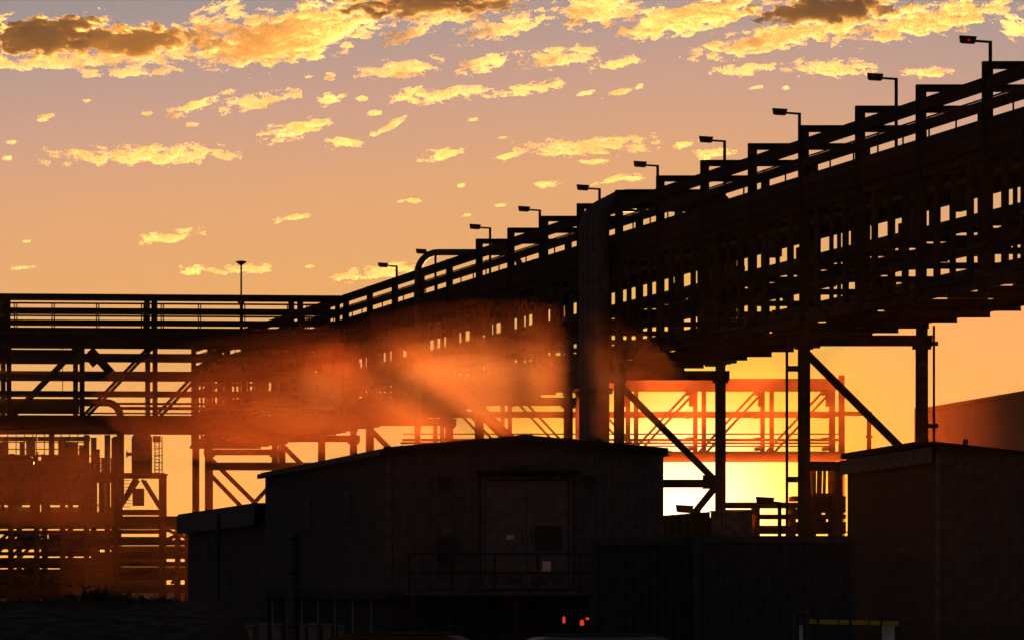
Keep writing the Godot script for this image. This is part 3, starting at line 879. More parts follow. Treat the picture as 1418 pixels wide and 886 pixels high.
# ------------------------------------------------------------------ foreground
func foreground() -> void:
	# two black containers and the things round them
	for q in [[822, 958, 744, 141.0, "black corrugated container standing before the right end of the gabled shed"], [966, 1182, 740, 139.0, "longer black corrugated container standing below the right-hand shed"]]:
		var z: float = q[3]
		var a := at(q[0], q[2], z)
		var b := at(q[1], q[2], z)
		var o := thing("container", q[4], "container", Vector3((a.x + b.x) / 2, 0, -z - 1.2))
		var h := a.y - 0.15
		panel(o, "front_wall", Vector3(a.x, 0, -z), Vector3(b.x, 0, -z), -EYE + 0.12, func(_v: float) -> float: return h - 0.12, mat.container, 0.16, 0.035)
		box(o, "body", Vector3((a.x + b.x) / 2, h / 2 + 0.06, -z - 1.27), Vector3(b.x - a.x - 0.02, h - 0.12, 2.35), mat.container)
		for y in [0.1, h + 0.05]:
			bar(o, "rail", Vector3(a.x - 0.03, y, -z + 0.03), Vector3(b.x + 0.03, y, -z + 0.03), 0.1, 0.14, mat.container)
		for x in [a.x, b.x]:
			bar(o, "corner_post", Vector3(x, 0, -z + 0.02), Vector3(x, h + 0.1, -z + 0.02), 0.14, 0.14, mat.container)
		box(o, "roof", Vector3((a.x + b.x) / 2, h + 0.1, -z - 1.24), Vector3(b.x - a.x, 0.05, 2.46), mat.container)
	var st := mat.steel as Material
	var fz := 163.0
	var fence := thing("sheet_fence", "short fence of alternating pale and dark upright sheets right of the gabled shed", "fence", at(952, 740, fz) * Vector3(1, 0, 1))
	for i in 13:
		var x := 919.0 + i * 5.2
		var c := at(x, 713.5 - i * 0.42, fz)
		bar(fence, "slat", Vector3(c.x, 0.1, c.z + (0.0 if i % 2 == 0 else -0.03)), c + Vector3(0, 0, 0.0 if i % 2 == 0 else -0.03), 0.07 if i % 2 == 0 else 0.12, 0.02, mat.roof if i % 2 == 0 else mat.rubber)
	for y in [750.0, 722.0]:
		bar(fence, "rail", at(917, y, fz + 0.05), at(985, y - 2, fz + 0.05), 0.05, 0.06, st)
	for x in [917.0, 985.0]:
		var c := at(x, 716, fz + 0.05)
		bar(fence, "fence_post", Vector3(c.x, 0, c.z), c, 0.07, 0.07, st)
	var cab := thing("cabinet", "grey metal cabinet standing on a stand between the sheet fence and the trestle", "cabinet", at(1021, 817, 152) * Vector3(1, 0, 1))
	box(cab, "body", at(1021.5, 730, 152), Vector3(0.64, 0.6, 0.4), mat.trim, 0.0, 0.015)
	box(cab, "lid", at(1021.5, 710, 152), Vector3(0.68, 0.035, 0.46), mat.galvanised, 0.0, 0.008)
	box(cab, "door", at(1021.5, 730, 151.79), Vector3(0.52, 0.5, 0.016), mat.trim, 0.0, 0.004)
	for x in [1004.0, 1039.0]:
		var c := at(x, 748, 152)
		bar(cab, "leg", Vector3(c.x, 0, c.z), c, 0.06, 0.06, st)
	var dk := thing("utility_box", "tall black utility box beside the grey metal cabinet", "utility box", at(992, 817, 153) * Vector3(1, 0, 1))
	var dc := at(992, 709, 153)
	box(dk, "body", Vector3(dc.x, dc.y / 2, dc.z), Vector3(0.23, dc.y, 0.3), mat.dark, 0.0, 0.01)
	box(dk, "cap", Vector3(dc.x, dc.y + 0.015, dc.z), Vector3(0.27, 0.03, 0.34), mat.dark, 0.0, 0.006)
	# yellow barrier
	var bz := 118.0
	var bar0 := thing("barrier", "yellow guard rail on pale posts low in front of the containers", "barrier", at(1180, 886, bz) * Vector3(1, 0, 1))
	for i in 3:
		bar(bar0, "rail", at(1121 + i * 42, 860.5 + i * 0.9, bz), at(1161 + i * 42, 861.4 + i * 0.9, bz), 0.04, 0.075, mat.yellow)
	for x in [[1231.0, 0.2], [1110.0, 0.05]]:
		var c := at(x[0], 866, bz + 0.1)
		bar(bar0, "post", Vector3(c.x, 0, c.z), c, x[1], 0.06, mat.white_paint)
	for x in [1100.0, 1119.0]:
		var c := at(x, 846, bz - 0.1)
		bar(bar0, "frame_post", Vector3(c.x, 0, c.z), c, 0.03, 0.03, mat.trim, "rod")
	bar(bar0, "frame_bar", at(1099, 847, bz - 0.1), at(1120, 847, bz - 0.1), 0.03, 0.04, mat.trim)
	for x in [1133.0, 1178.0, 1221.0]:
		bar(bar0, "clamp", at(x, 856, bz - 0.02), at(x, 867, bz - 0.02), 0.03, 0.09, mat.dark)
	# a row of pale block piers under the shed
	var n := 0
	for x in [329, 345, 365, 384, 419, 433, 453, 474, 494, 515]:
		n += 1
		var c := at(x, 866 + (n % 3), 172)
		var w: float = [0.12, 0.2, 0.2, 0.2, 0.14, 0.24, 0.22, 0.2, 0.24, 0.24][n - 1]
		var blk := thing("pier", "pale concrete pier in the row under the long shed, %s from the left" % ["first", "second", "third", "fourth", "fifth", "sixth", "seventh", "eighth", "ninth", "tenth"][n - 1], "pier", Vector3(c.x, 0, c.z), "piers under the shed")
		box(blk, "block", Vector3(c.x, c.y / 2, c.z), Vector3(w, c.y, 0.4), mat.concrete, 0.0, 0.015)
		box(blk, "cap", Vector3(c.x, c.y + 0.03, c.z), Vector3(w + 0.06, 0.06, 0.46), mat.concrete, 0.0, 0.01)
	car("parked_van", at(871, 882, 126), 1.25, "pale van roof just showing at the bottom edge, below the containers", mat.car_paint, 0.12)
	car("parked_pickup", at(592, 880, 132), 1.0, "rusty orange car roof just showing at the bottom edge, below the landing", mat.car_paint_rust, -0.15)
	n = 0
	for q in [[781, 858, 0.035, 0.14, "slim upright red marker lamp, left of the pair at the bottom edge"], [806, 862, 0.05, 0.12, "larger red marker lamp at the bottom edge, right of the slim one"], [813.5, 856.5, 0.04, 0.05, "small round red marker lamp, rightmost at the bottom edge"]]:
		n += 1
		var c := at(q[0], q[1], 140)
		var o := thing("marker_lamp", q[4], "marker lamp", Vector3(c.x, 0, c.z), "red marker lamps")
		bar(o, "stem", Vector3(c.x, 0, c.z), c - Vector3(0, q[3] / 2, 0), 0.03, 0.03, mat.dark, "rod")
		put(o, "lens", tube([c - o.position - Vector3(0, q[3] / 2, 0), c - o.position - Vector3(0, q[3] * 0.3, 0), c - o.position + Vector3(0, q[3] * 0.3, 0), c - o.position + Vector3(0, q[3] / 2, 0)], [q[2] * 0.6, q[2], q[2] * 0.8, q[2] * 0.3], 10), mat.marker_lens)
	# weeds and shrubs along the bank
	var sh: Array = [[118, 824, 0.5, 0.32, "ragged shrub on the bank below the hazy column"], [132, 823, 0.35, 0.42, "taller thin shrub on the bank, right of the ragged one"], [160, 823, 0.45, 0.36, "low bush on the bank below the stair tower"], [60, 829, 0.6, 0.2, "flat clump of weeds on the bank at far left"], [205, 826, 0.7, 0.25, "wide clump of weeds on the bank near the annex"]]
	for q in sh:
		var c := at(q[0], q[1], 142.0)
		var o := thing("shrub", q[4], "shrub", Vector3(c.x, 2.68, c.z))
		var s1 := SurfaceTool.new()
		s1.begin(Mesh.PRIMITIVE_TRIANGLES)
		var s2 := SurfaceTool.new()
		s2.begin(Mesh.PRIMITIVE_TRIANGLES)
		for i in 40:
			var tip := Vector3(rng.randf_range(-1, 1) * q[2], rng.randf_range(0.3, 1.0) * q[3], rng.randf_range(-0.4, 0.4))
			add_tube(s2, [Vector3(tip.x * 0.2, -0.1, tip.z * 0.2), tip * 0.6, tip], 0.006, 4)
			for k in 9:
				var p := tip * rng.randf_range(0.35, 1.0) + Vector3(rng.randf_range(-0.04, 0.04), rng.randf_range(-0.03, 0.03), rng.randf_range(-0.04, 0.04))
				var u := Vector3(rng.randf_range(-1, 1), rng.randf_range(-1, 1), rng.randf_range(-1, 1)).normalized() * 0.045
				var v := u.cross(Vector3(rng.randf_range(-1, 1), 1, rng.randf_range(-1, 1))).normalized() * 0.018
				quad(s1, p - u, p + v, p + u, p - v)
		s1.generate_normals()
		s2.generate_normals()
		put(o, "foliage", s1.commit(), mat.leaf)
		put(o, "stem", s2.commit(), mat.leaf)
	var gst := SurfaceTool.new()
	gst.begin(Mesh.PRIMITIVE_TRIANGLES)
	for i in 3200:
		var x := rng.randf_range(-12.0, -6.9)
		var z := 142.0 + rng.randf_range(-3, 3)
		var h := rng.randf_range(0.04, 0.2)
		var p := Vector3(x, 2.62, -z)
		var l := Vector3(rng.randf_range(-0.5, 0.5), 0, rng.randf_range(-0.5, 0.5)) * h
		tri(gst, p - Vector3(0.008, 0, 0), p + Vector3(0, 0.1 + h * 0.75, 0) + l, p + Vector3(0.008, 0, 0))
	gst.generate_normals()
	var g := lone("grass", gst.commit(), mat.leaf, "dark rough grass along the top of the earth bank", "grass")
	g.set_meta("kind", "stuff")

func car(called: String, top: Vector3, half: float, label: String, m: Material, yaw: float) -> void:
	# a whole car on the ground: only its roof reaches into the picture
	var o := thing(called, label, "car", Vector3(top.x, 0, top.z))
	o.rotation.y = yaw
	var h := top.y
	var body := PackedVector2Array([Vector2(-2.1, 0.35), Vector2(2.1, 0.35), Vector2(2.15, 0.9), Vector2(1.3, h * 0.55), Vector2(0.75, h - 0.1), Vector2(0.5, h), Vector2(-1.6, h), Vector2(-1.95, h - 0.12), Vector2(-2.15, 0.9)])
	put(o, "body", prism(body, half * 1.4), m)
	put(o, "roof_rack", bevelled(Vector3(1.7, 0.03, half * 1.1), 0.008), mat.dark, Transform3D(Basis(), Vector3(-0.55, h + 0.03, 0)))
	for s in [-1, 1]:
		put(o, "window", bevelled(Vector3(1.9, h * 0.3, 0.02), 0.005), mat.glass, Transform3D(Basis(), Vector3(-0.6, h * 0.72, s * (half * 0.7 + 0.012))))
		put(o, "rail", tube([Vector3(-1.5, h + 0.04, s * half * 0.6), Vector3(0.4, h + 0.04, s * half * 0.6)], 0.02, 8), mat.galvanised)
		for x in [-1.35, 1.35]:
			put(o, "wheel", tube([Vector3(x, 0.33, s * (half * 0.7 - 0.1)), Vector3(x, 0.33, s * (half * 0.7 + 0.06))], 0.33, 18), mat.rubber)
		put(o, "headlight", bevelled(Vector3(0.06, 0.14, 0.3), 0.02), mat.glass, Transform3D(Basis(), Vector3(2.13, 0.8, s * half * 0.45)))

# ------------------------------------------------------------------ floodlights
func floodlight(called: String, foot: Vector3, height: float, label: String, red := false, reach := 0.52) -> void:
	var o := thing(called, label, "floodlight", foot, "floodlights on the racks")
	var st: Material = mat.steel
	put(o, "pole", tube([Vector3.ZERO, Vector3(0, height, 0)], 0.045, 8), st)
	put(o, "base_plate", bevelled(Vector3(0.2, 0.03, 0.2), 0.0), st, Transform3D(Basis(), Vector3(0, 0.015, 0)))
	put(o, "arm", tube([Vector3(0.04, height - 0.03, 0), Vector3(-reach + 0.1, height + 0.0, 0)], 0.035, 6), st)
	var head := put(o, "lamp_head", prism(PackedVector2Array([Vector2(-0.2, -0.075), Vector2(0.16, -0.1), Vector2(0.2, 0.06), Vector2(-0.22, 0.085)]), 0.34), mat.dark, Transform3D(Basis(), Vector3(-reach - 0.02, height + 0.04, 0)))
	put(head, "glass_cover", bevelled(Vector3(0.3, 0.012, 0.28), 0.0), mat.glass, Transform3D(Basis(Vector3.BACK, -0.07), Vector3(-0.02, -0.096, 0)))
	if red:
		put(head, "warning_lens", tube([Vector3(0.0, -0.03, 0.17), Vector3(0.0, -0.03, 0.2)], 0.04, 10), mat.red_lens)

func rack_lights() -> void:
	var names: Array = ["rightmost floodlight on the long rack, with a red spot in its head", "second floodlight from the right along the top of the long rack", "third floodlight from the right along the top of the long rack", "fourth floodlight from the right along the top of the long rack", "fifth floodlight from the right along the top of the long rack", "floodlight standing right beside the dark riser bundle on the long rack", "floodlight left of the riser bundle, over the square portal frames", "floodlight at the first square portal frame, right of the arching pipe", "floodlight just left of the arching pipe on the long rack", "leftmost and lowest floodlight on the long rack, above its bend"]
	var n := 0
	for z in [172.2, 183.6, 197.0, 208.8, 220.6, 232.0, 245.0, 257.0, 271.6, 283.0]:
		var top: float = [13.5, 13.42, 13.42, 13.4, 13.38, 13.3, 13.3, 13.3, 13.1, 13.1][n]
		floodlight("floodlight", rack(z, 10.95, 0.05), top - 10.95, names[n], n == 0)
		n += 1
	# the mushroom lamp on the side rack
	var c := at(333.5, 457, 299.2)
	var o := thing("mushroom_lamp", "mushroom-shaped lamp on a slim pole above the walkway of the pipe bridge", "lamp", c)
	var hgt := (457.0 - 364.0) / LENS * 299.2
	put(o, "pole", tube([Vector3.ZERO, Vector3(0, 1.3, 0), Vector3(0, 1.32, 0), Vector3(0, hgt, 0)], [0.06, 0.06, 0.04, 0.035], 8), mat.steel)
	put(o, "lamp_shade", tube([Vector3(0, hgt - 0.1, 0), Vector3(0, hgt - 0.02, 0), Vector3(0, hgt + 0.03, 0), Vector3(0, hgt + 0.07, 0), Vector3(0, hgt + 0.09, 0)], [0.06, 0.16, 0.24, 0.2, 0.05], 16), mat.dark)
	for h in [0.25, 1.18]:
		put(o, "clamp", bevelled(Vector3(0.28, 0.1, 0.16), 0.02), mat.steel, Transform3D(Basis(), Vector3(0, h, 0)))
	# two floodlights low behind the containers
	var lows: Array = [[968.0, 706.0, 164.0, "low floodlight in the bright gap right of the gabled shed"], [1080.0, 695.0, 160.0, "low floodlight in the bright gap left of the nearest trestle"]]
	for q in lows:
		var p := at(q[0], q[1], q[2])
		floodlight("low_floodlight", Vector3(p.x, 0, p.z), p.y, q[3], false, 0.3)

# ------------------------------------------------------------------ plant on the left
func left_plant() -> void:
	var st: Material = mat.steel
	var z := 345.0
	var q := func(x: float, y: float, d := 0.0) -> Vector3: return at(x, y, z) + Vector3(0, 0, -d)
	var o := thing("process_module", "dark many-storeyed steel module packed with beams and braces at lower left", "process module", at(55, 817, z) - Vector3(0, EYE, 3))
	var deep := 6.0
	for d in [0.0, deep]:
		for x in [-24, 14, 50, 86, 119, 148]:
			bar(o, "column", q.call(x, 922, d), q.call(x, 640 if x < 118 else 602, d), 0.26, 0.26, st, "ibeam")
		for y in [[712, 0.25], [722, 0.5], [752, 0.3], [776, 0.28], [791, 0.22], [801, 0.25], [820, 0.24]]:
			bar(o, "beam", q.call(-28, y[0] + d * 0.3, d), q.call(152, y[0] + d * 0.3, d), 0.2, y[1], st, "ibeam")
		for x in [-24, 14, 50, 86]:
			bar(o, "brace", q.call(x, 772, d), q.call(x + 34, 738, d), 0.14, 0.16, st, "channel")
			bar(o, "brace", q.call(x, 790 + (x % 3) * 2, d), q.call(x + 34, 826, d), 0.14, 0.16, st, "channel")
	for x in [-24, 14, 50, 86, 119, 148]:
		for y in [712, 727, 752, 776, 791, 801]:
			bar(o, "cross_beam", q.call(x, y, 0.1), q.call(x, y, deep - 0.1), 0.2, 0.26, st, "ibeam")
	for y in [716, 729]:
		bar(o, "deck", q.call(62, y, 0.2), q.call(62, y, deep - 0.2), 6.4, 0.06, mat.galvanised, "box", Vector3(1, 0, 0))
	var n := 0
	for p in [[779.5, 0.16], [783.5, 0.11], [795.5, 0.13], [766, 0.1], [756.5, 0.13], [747.5, 0.11], [806.5, 0.12], [814.5, 0.2], [823, 0.25], [735.8, 0.12]]:
		n += 1
		var d := 0.8 + (n * 1.7 - floorf(n * 1.7 / 4.5) * 4.5)
		var a: Vector3 = q.call(-28, p[0], d)
		var b: Vector3 = q.call(110 if n % 3 == 0 else 150, p[0] + 0.4, d)
		lone("module_pipe", tube([(a - b) / 2, (b - a) / 2], p[1] * 0.9, 8), mat.lagging, "horizontal pipe threaded through the steel module at lower left, %s" % ["below its third deck", "close under the thickest one", "above the lowest brace row", "thin, through the brace openings", "through the upper openings", "high, under the main deck", "low, crossing a bright slot", "thick, near the ground", "thickest, close to the ground", "just under the main deck girder"][n - 1], "pipe", "pipes in the left module", (a + b) / 2)
	for k in 46:
		var x := rng.randf_range(-24, 146)
		var y: float = [707.0, 742.0, 762.0, 784.0, 797.0, 808.0, 819.0][k % 7]
		var w := rng.randf_range(0.3, 1.3)
		var hh: float = [0.5, 0.5, 0.55, 0.4, 0.25, 0.4, 0.4][k % 7]
		box(o, "cladding_panel", q.call(x, y, deep - 0.6 + 0.01 * k), Vector3(w, hh, 0.06), mat.cladding)
	for k in 14:
		var x := rng.randf_range(-20, 112)
		bar(o, "upright_pipe", q.call(x, 712, 1.0 + 0.3 * k), q.call(x, rng.randf_range(618, 640), 1.0 + 0.3 * k), rng.randf_range(0.1, 0.3), 0.2, mat.lagging, "rod")
	# air coolers on top
	for k in 2:
		var x0 := -26.0 + 74.0 * k
		var c := thing("air_cooler", ["left one of two bulky air coolers on the lower-left module, cut by the picture edge", "right one of two bulky air coolers on the lower-left module"][k], "air cooler", q.call(x0 + 36, 712, 2.5), "air coolers")
		var mid: Vector3 = q.call(x0 + 36, 668, 2.6)
		box(c, "housing", mid, Vector3(2.5, 2.1, 4.6), mat.cladding, 0.0, 0.05)
		box(c, "header_box", mid + Vector3(0, 0.85, 2.42), Vector3(2.3, 0.5, 0.24), mat.lagging, 0.0, 0.03)
		box(c, "header_box", mid + Vector3(0, -0.2, 2.42), Vector3(2.3, 0.4, 0.24), mat.lagging, 0.0, 0.03)
		for s in [-1, 1]:
			bar(c, "brace", mid + Vector3(s * 1.2, 1.0, 2.45), mid + Vector3(0, -1.1, 2.45), 0.1, 0.12, st)
			bar(c, "leg", mid + Vector3(s * 1.15, -1.6, 2.2), mid + Vector3(s * 1.15, 1.05, 2.45), 0.16, 0.16, st)
			bar(c, "leg", mid + Vector3(s * 1.15, -1.6, -2.2), mid + Vector3(s * 1.15, -1.0, -2.2), 0.16, 0.16, st)
		for i in 2:
			put(c, "fan_ring", tube([mid - c.position + Vector3(0, 1.05, 1.2 - i * 2.4), mid - c.position + Vector3(0, 1.3, 1.2 - i * 2.4)], 1.05, 20), mat.steel)
		box(c, "platform", mid + Vector3(0, 1.36, 0.9), Vector3(2.6, 0.05, 3.0), mat.galvanised)
		for i in 7:
			bar(c, "rail_post", mid + Vector3(-1.25 + i * 0.41, 1.36, 2.38), mid + Vector3(-1.25 + i * 0.41, 2.42, 2.38), 0.045, 0.045, mat.galvanised, "rod")
		for h in [2.4, 2.0, 1.65]:
			bar(c, "handrail", mid + Vector3(-1.28, h, 2.38), mid + Vector3(1.28, h, 2.38), 0.05, 0.05, mat.galvanised, "rod")
		for i in 6:
			var x := rng.randf_range(-1.1, 1.1)
			var hh := rng.randf_range(1.8, 2.5)
			box(c, "motor", mid + Vector3(x, 1.38 + (hh - 1.38) / 2, rng.randf_range(-1.0, 1.8)), Vector3(rng.randf_range(0.18, 0.5), hh - 1.38, 0.4), mat.lagging, 0.0, 0.03)
		bar(c, "top_pipe", mid + Vector3(-1.3, 2.2, 0.5), mid + Vector3(1.3, 2.2, 0.5), 0.22, 0.22, mat.lagging, "rod")
	var bw := thing("low_wall", "low concrete wall along the ground behind the lower-left steel module", "wall", at(110, 817, 354) * Vector3(1, 0, 1))
	box(bw, "wall", Vector3(bw.position.x, 1.55, -354), Vector3(11.5, 3.1, 0.25), mat.concrete)
	box(bw, "coping", Vector3(bw.position.x, 3.16, -354), Vector3(11.6, 0.12, 0.4), mat.concrete)
	# stair and vessel tower
	var z2 := 340.0
	var v := func(x: float, y: float, d := 0.0) -> Vector3: return at(x, y, z2) + Vector3(0, 0, -d)
	var t := thing("stair_tower", "open steel tower with zigzag stairs and a platform, left of the bright gap", "stair tower", at(190, 817, z2) - Vector3(0, EYE, 1.2))
	for d in [0.0, 2.4]:
		for x in [160, 223]:
			bar(t, "column", v.call(x, 922, d), v.call(x, 604 if x == 160 else 656, d), 0.24, 0.24, st, "ibeam")
		for y in [[658, 0.24], [709, 0.25], [722, 0.5], [751, 0.26], [770, 0.24], [781, 0.24], [800, 0.24], [817, 0.3]]:
			bar(t, "beam", v.call(128 if y[0] < 660 or y[0] > 710 else 156, y[0], d), v.call(227 if y[0] < 710 else 262, y[0], d), 0.2, y[1], st, "ibeam")
		bar(t, "brace", v.call(162, 703, d), v.call(188, 664, d), 0.12, 0.14, st)
		bar(t, "brace", v.call(220, 703, d), v.call(196, 664, d), 0.12, 0.14, st)
		bar(t, "brace", v.call(228, 747, d), v.call(262, 733, d), 0.12, 0.13, st)
		bar(t, "brace", v.call(228, 733, d), v.call(262, 747, d), 0.12, 0.13, st)
		bar(t, "brace", v.call(236, 808, d), v.call(250, 796, d), 0.12, 0.13, st)
		bar(t, "column", v.call(244, 922, d), v.call(244, 715, d), 0.16, 0.16, st, "ibeam")
		bar(t, "column", v.call(258, 922, d), v.call(258, 715, d), 0.2, 0.2, st, "ibeam")
	bar(t, "platform", v.call(192, 657, 1.2), v.call(192, 655.6, 1.2), 2.6, 2.5, mat.galvanised, "box", Vector3(1, 0, 0))
	bar(t, "deck", v.call(205, 716, 1.2), v.call(205, 714.6, 1.2), 3.8, 2.5, mat.galvanised, "box", Vector3(1, 0, 0))
	for i in 9:
		var f := i / 8.0
		bar(t, "tread", v.call(166 + f * 20, 702 - f * 38, -0.3), v.call(166 + f * 20, 702 - f * 38, 0.5), 0.24, 0.04, mat.galvanised)
	bar(t, "stringer", v.call(164, 705, -0.3), v.call(188, 661, -0.3), 0.05, 0.2, st)
	bar(t, "stringer", v.call(164, 705, 0.5), v.call(188, 661, 0.5), 0.05, 0.2, st)
	bar(t, "panel_box", v.call(190, 700, 0.6), v.call(190, 676, 0.6), 0.55, 0.3, mat.cladding)
	for i in 10:
		bar(t, "rung", v.call(167, 664 + i * 4.6, 2.2), v.call(177, 664 + i * 4.6, 2.2), 0.03, 0.03, mat.galvanised, "rod")
	for i in 7:
		bar(t, "rail_post", v.call(128 + i * 5, 656, -0.05), v.call(128 + i * 5, 634 + (i % 2), -0.05), 0.04, 0.04, mat.galvanised, "rod")
	for y in [634.0, 641.0, 648.0]:
		bar(t, "handrail", v.call(126, y, -0.05), v.call(160, y, -0.05), 0.045, 0.045, mat.galvanised, "rod")
	# vessel on the platform
	var ve := thing("vessel", "upright cylindrical vessel on the platform of the stair tower", "vessel", v.call(194, 656, 1.2))
	var hv := 51.0 / LENS * z2
	put(ve, "shell", tube([Vector3.ZERO, Vector3(0, 0.02, 0), Vector3(0, hv, 0), Vector3(0, hv + 0.18, 0), Vector3(0, hv + 0.28, 0)], [0.4, 0.5, 0.5, 0.38, 0.1], 20), mat.cladding)
	put(ve, "nozzle", tube([Vector3(-0.45, hv * 0.55, 0), Vector3(-0.72, hv * 0.55, 0)], 0.09, 10), mat.lagging)
	put(ve, "flange", tube([Vector3(-0.7, hv * 0.55, 0), Vector3(-0.76, hv * 0.55, 0)], 0.16, 12), mat.steel)
	put(ve, "insulation_band", tube([Vector3(0, hv * 0.4, 0), Vector3(0, hv * 0.44, 0)], 0.52, 20), mat.steel)
	var pump := thing("pump_skid", "cluster of small valves and motors behind the railing left of the vessel", "pump", v.call(142, 656, 1.0))
	for i in 5:
		var x := 127.0 + i * 6.5
		var hh: float = [628.0, 622.0, 634.0, 618.0, 636.0][i]
		bar(pump, "valve", v.call(x, 656, 1.0), v.call(x, hh, 1.0), rng.randf_range(0.12, 0.22), 0.2, mat.lagging, "rod")
		bar(pump, "wheel", v.call(x - 2.5, hh, 1.0), v.call(x + 2.5, hh, 1.0), 0.08, 0.05, st)
	bar(pump, "base", v.call(124, 655, 1.0), v.call(158, 655, 1.0), 0.8, 0.14, st)
	var blk := thing("tank", "squat rectangular tank under the railed platform left of the stairs", "tank", v.call(143, 709, 1.2))
	for x in [[126.0, 9.0], [139.0, 7.0], [154.5, 4.5]]:
		bar(blk, "shell_panel", v.call(x[0], 709, 1.2), v.call(x[0], 661, 1.2), x[1] / LENS * z2 * 1.05, 1.5, mat.lagging, "box", Vector3(1, 0, 0))
	bar(blk, "top_plate", v.call(122, 664, 1.2), v.call(158, 664, 1.2), 1.6, 0.25, mat.lagging)
	put(blk, "drain_pipe", tube([v.call(132, 702, 0) - blk.position, v.call(137, 697, 0) - blk.position, v.call(138, 709, 0) - blk.position], 0.06, 8), mat.lagging)
	var ca := thing("caged_ladder", "caged ladder with a small box at its top, right of the upright vessel", "ladder", v.call(216, 656, 0.6))
	for x in [213.0, 219.0, 223.0]:
		bar(ca, "stile", v.call(x, 656, 0.6), v.call(x, 604, 0.6), 0.05, 0.05, mat.galvanised, "rod")
	for i in 11:
		bar(ca, "rung", v.call(213, 654 - i * 4.6, 0.6), v.call(219, 654 - i * 4.6, 0.6), 0.03, 0.03, mat.galvanised, "rod")
	for i in 5:
		bar(ca, "hoop", v.call(212, 650 - i * 10, 0.2), v.call(223.5, 650 - i * 10, 0.2), 0.05, 0.035, mat.galvanised)
	box(ca, "junction_box", v.call(216, 607.5, 0.3), Vector3(0.38, 0.3, 0.2), mat.lagging, 0.0, 0.02)
	# pipes through the tower's lower storeys
	n = 0
	for p in [[745.0, 0.08], [760, 0.16], [766.5, 0.1], [775.5, 0.1], [790.5, 0.2], [795.5, 0.09], [806, 0.14], [812, 0.1], [728.5, 0.14], [736, 0.1]]:
		n += 1
		var d := 0.4 + fmod(n * 0.77, 1.8)
		var a: Vector3 = v.call(150, p[0], d)
		var b: Vector3 = v.call(262 if n % 3 != 1 else 226, p[0], d)
		lone("tower_pipe", tube([(a - b) / 2, (b - a) / 2], p[1], 8), mat.lagging, "level pipe crossing the lower storeys of the stair tower, %s from the top" % ["third", "fourth", "fifth", "sixth", "seventh", "eighth", "ninth", "tenth", "first", "second"][n - 1], "pipe", "pipes through the stair tower", (a + b) / 2)

# ------------------------------------------------------------------ plant low on the right
func right_plant() -> void:
	var st: Material = mat.steel
	var z := 262.0
	var q := func(x: float, y: float, d := 0.0) -> Vector3: return at(x, y, z) + Vector3(0, 0, -d)
	var o := thing("valve_station", "low brown steel station of decks and pipes behind the nearest trestle", "valve station", at(1100, 817, z) - Vector3(0, EYE, 1.0))
	for d in [0.0, 2.2]:
		for x in [1048, 1098, 1126, 1159]:
			bar(o, "column", q.call(x, 895, d), q.call(x, 700 if x < 1126 else 644, d), 0.22 if x < 1150 else 0.42, 0.22, st, "ibeam")
		for y in [[699, 0.2, 1000], [715, 0.16, 1046], [733, 0.3, 1040], [690, 0.18, 1096], [707, 0.12, 1096], [726, 0.2, 1096]]:
			bar(o, "beam", q.call(y[2], y[0], d), q.call(1172, y[0], d), 0.16, y[1], st, "ibeam")
	bar(o, "deck", q.call(1090, 737, 1.1), q.call(1090, 735.5, 1.1), 4.6, 2.3, st, "box", Vector3(1, 0, 0))
	bar(o, "top_beam", q.call(1120, 646, 0.0), q.call(1172, 644, 0.0), 0.2, 0.14, st, "ibeam")
	bar(o, "hopper", q.call(1122, 700, 1.0), q.call(1172, 700, 1.0), 1.6, 0.42, mat.lagging)
	bar(o, "hopper_top", q.call(1128, 688, 1.0), q.call(1168, 688, 1.0), 1.2, 0.3, mat.lagging)
	bar(o, "lower_tank", q.call(1112, 722, 1.0), q.call(1146, 722, 1.0), 0.5, 0.34, mat.lagging, "rod")
	bar(o, "step", q.call(1000, 708, 0.6), q.call(1046, 708, 0.6), 1.0, 0.14, st)
	var n := 0
	for x in [[1121.0, 640, 690, 0.06], [1136.0, 640, 692, 0.1], [1143.0, 640, 690, 0.06]]:
		n += 1
		lone("standpipe", tube([Vector3.ZERO, q.call(x[0] + 1, x[1], 0.8) - q.call(x[0], x[2], 0.8)], x[3], 8), mat.lagging, "%s of three upright pipes on the brown valve station, counted from the left" % ["first", "second", "third"][n - 1], "pipe", "standpipes of the valve station", q.call(x[0], x[2], 0.8))
	for x in [1106.0, 1131.0, 1150.0]:
		var w := put(o, "handwheel", tube([q.call(x, 711, -0.1) - o.position, q.call(x, 711, -0.16) - o.position], 0.2, 14), st)
		w.name = "handwheel"

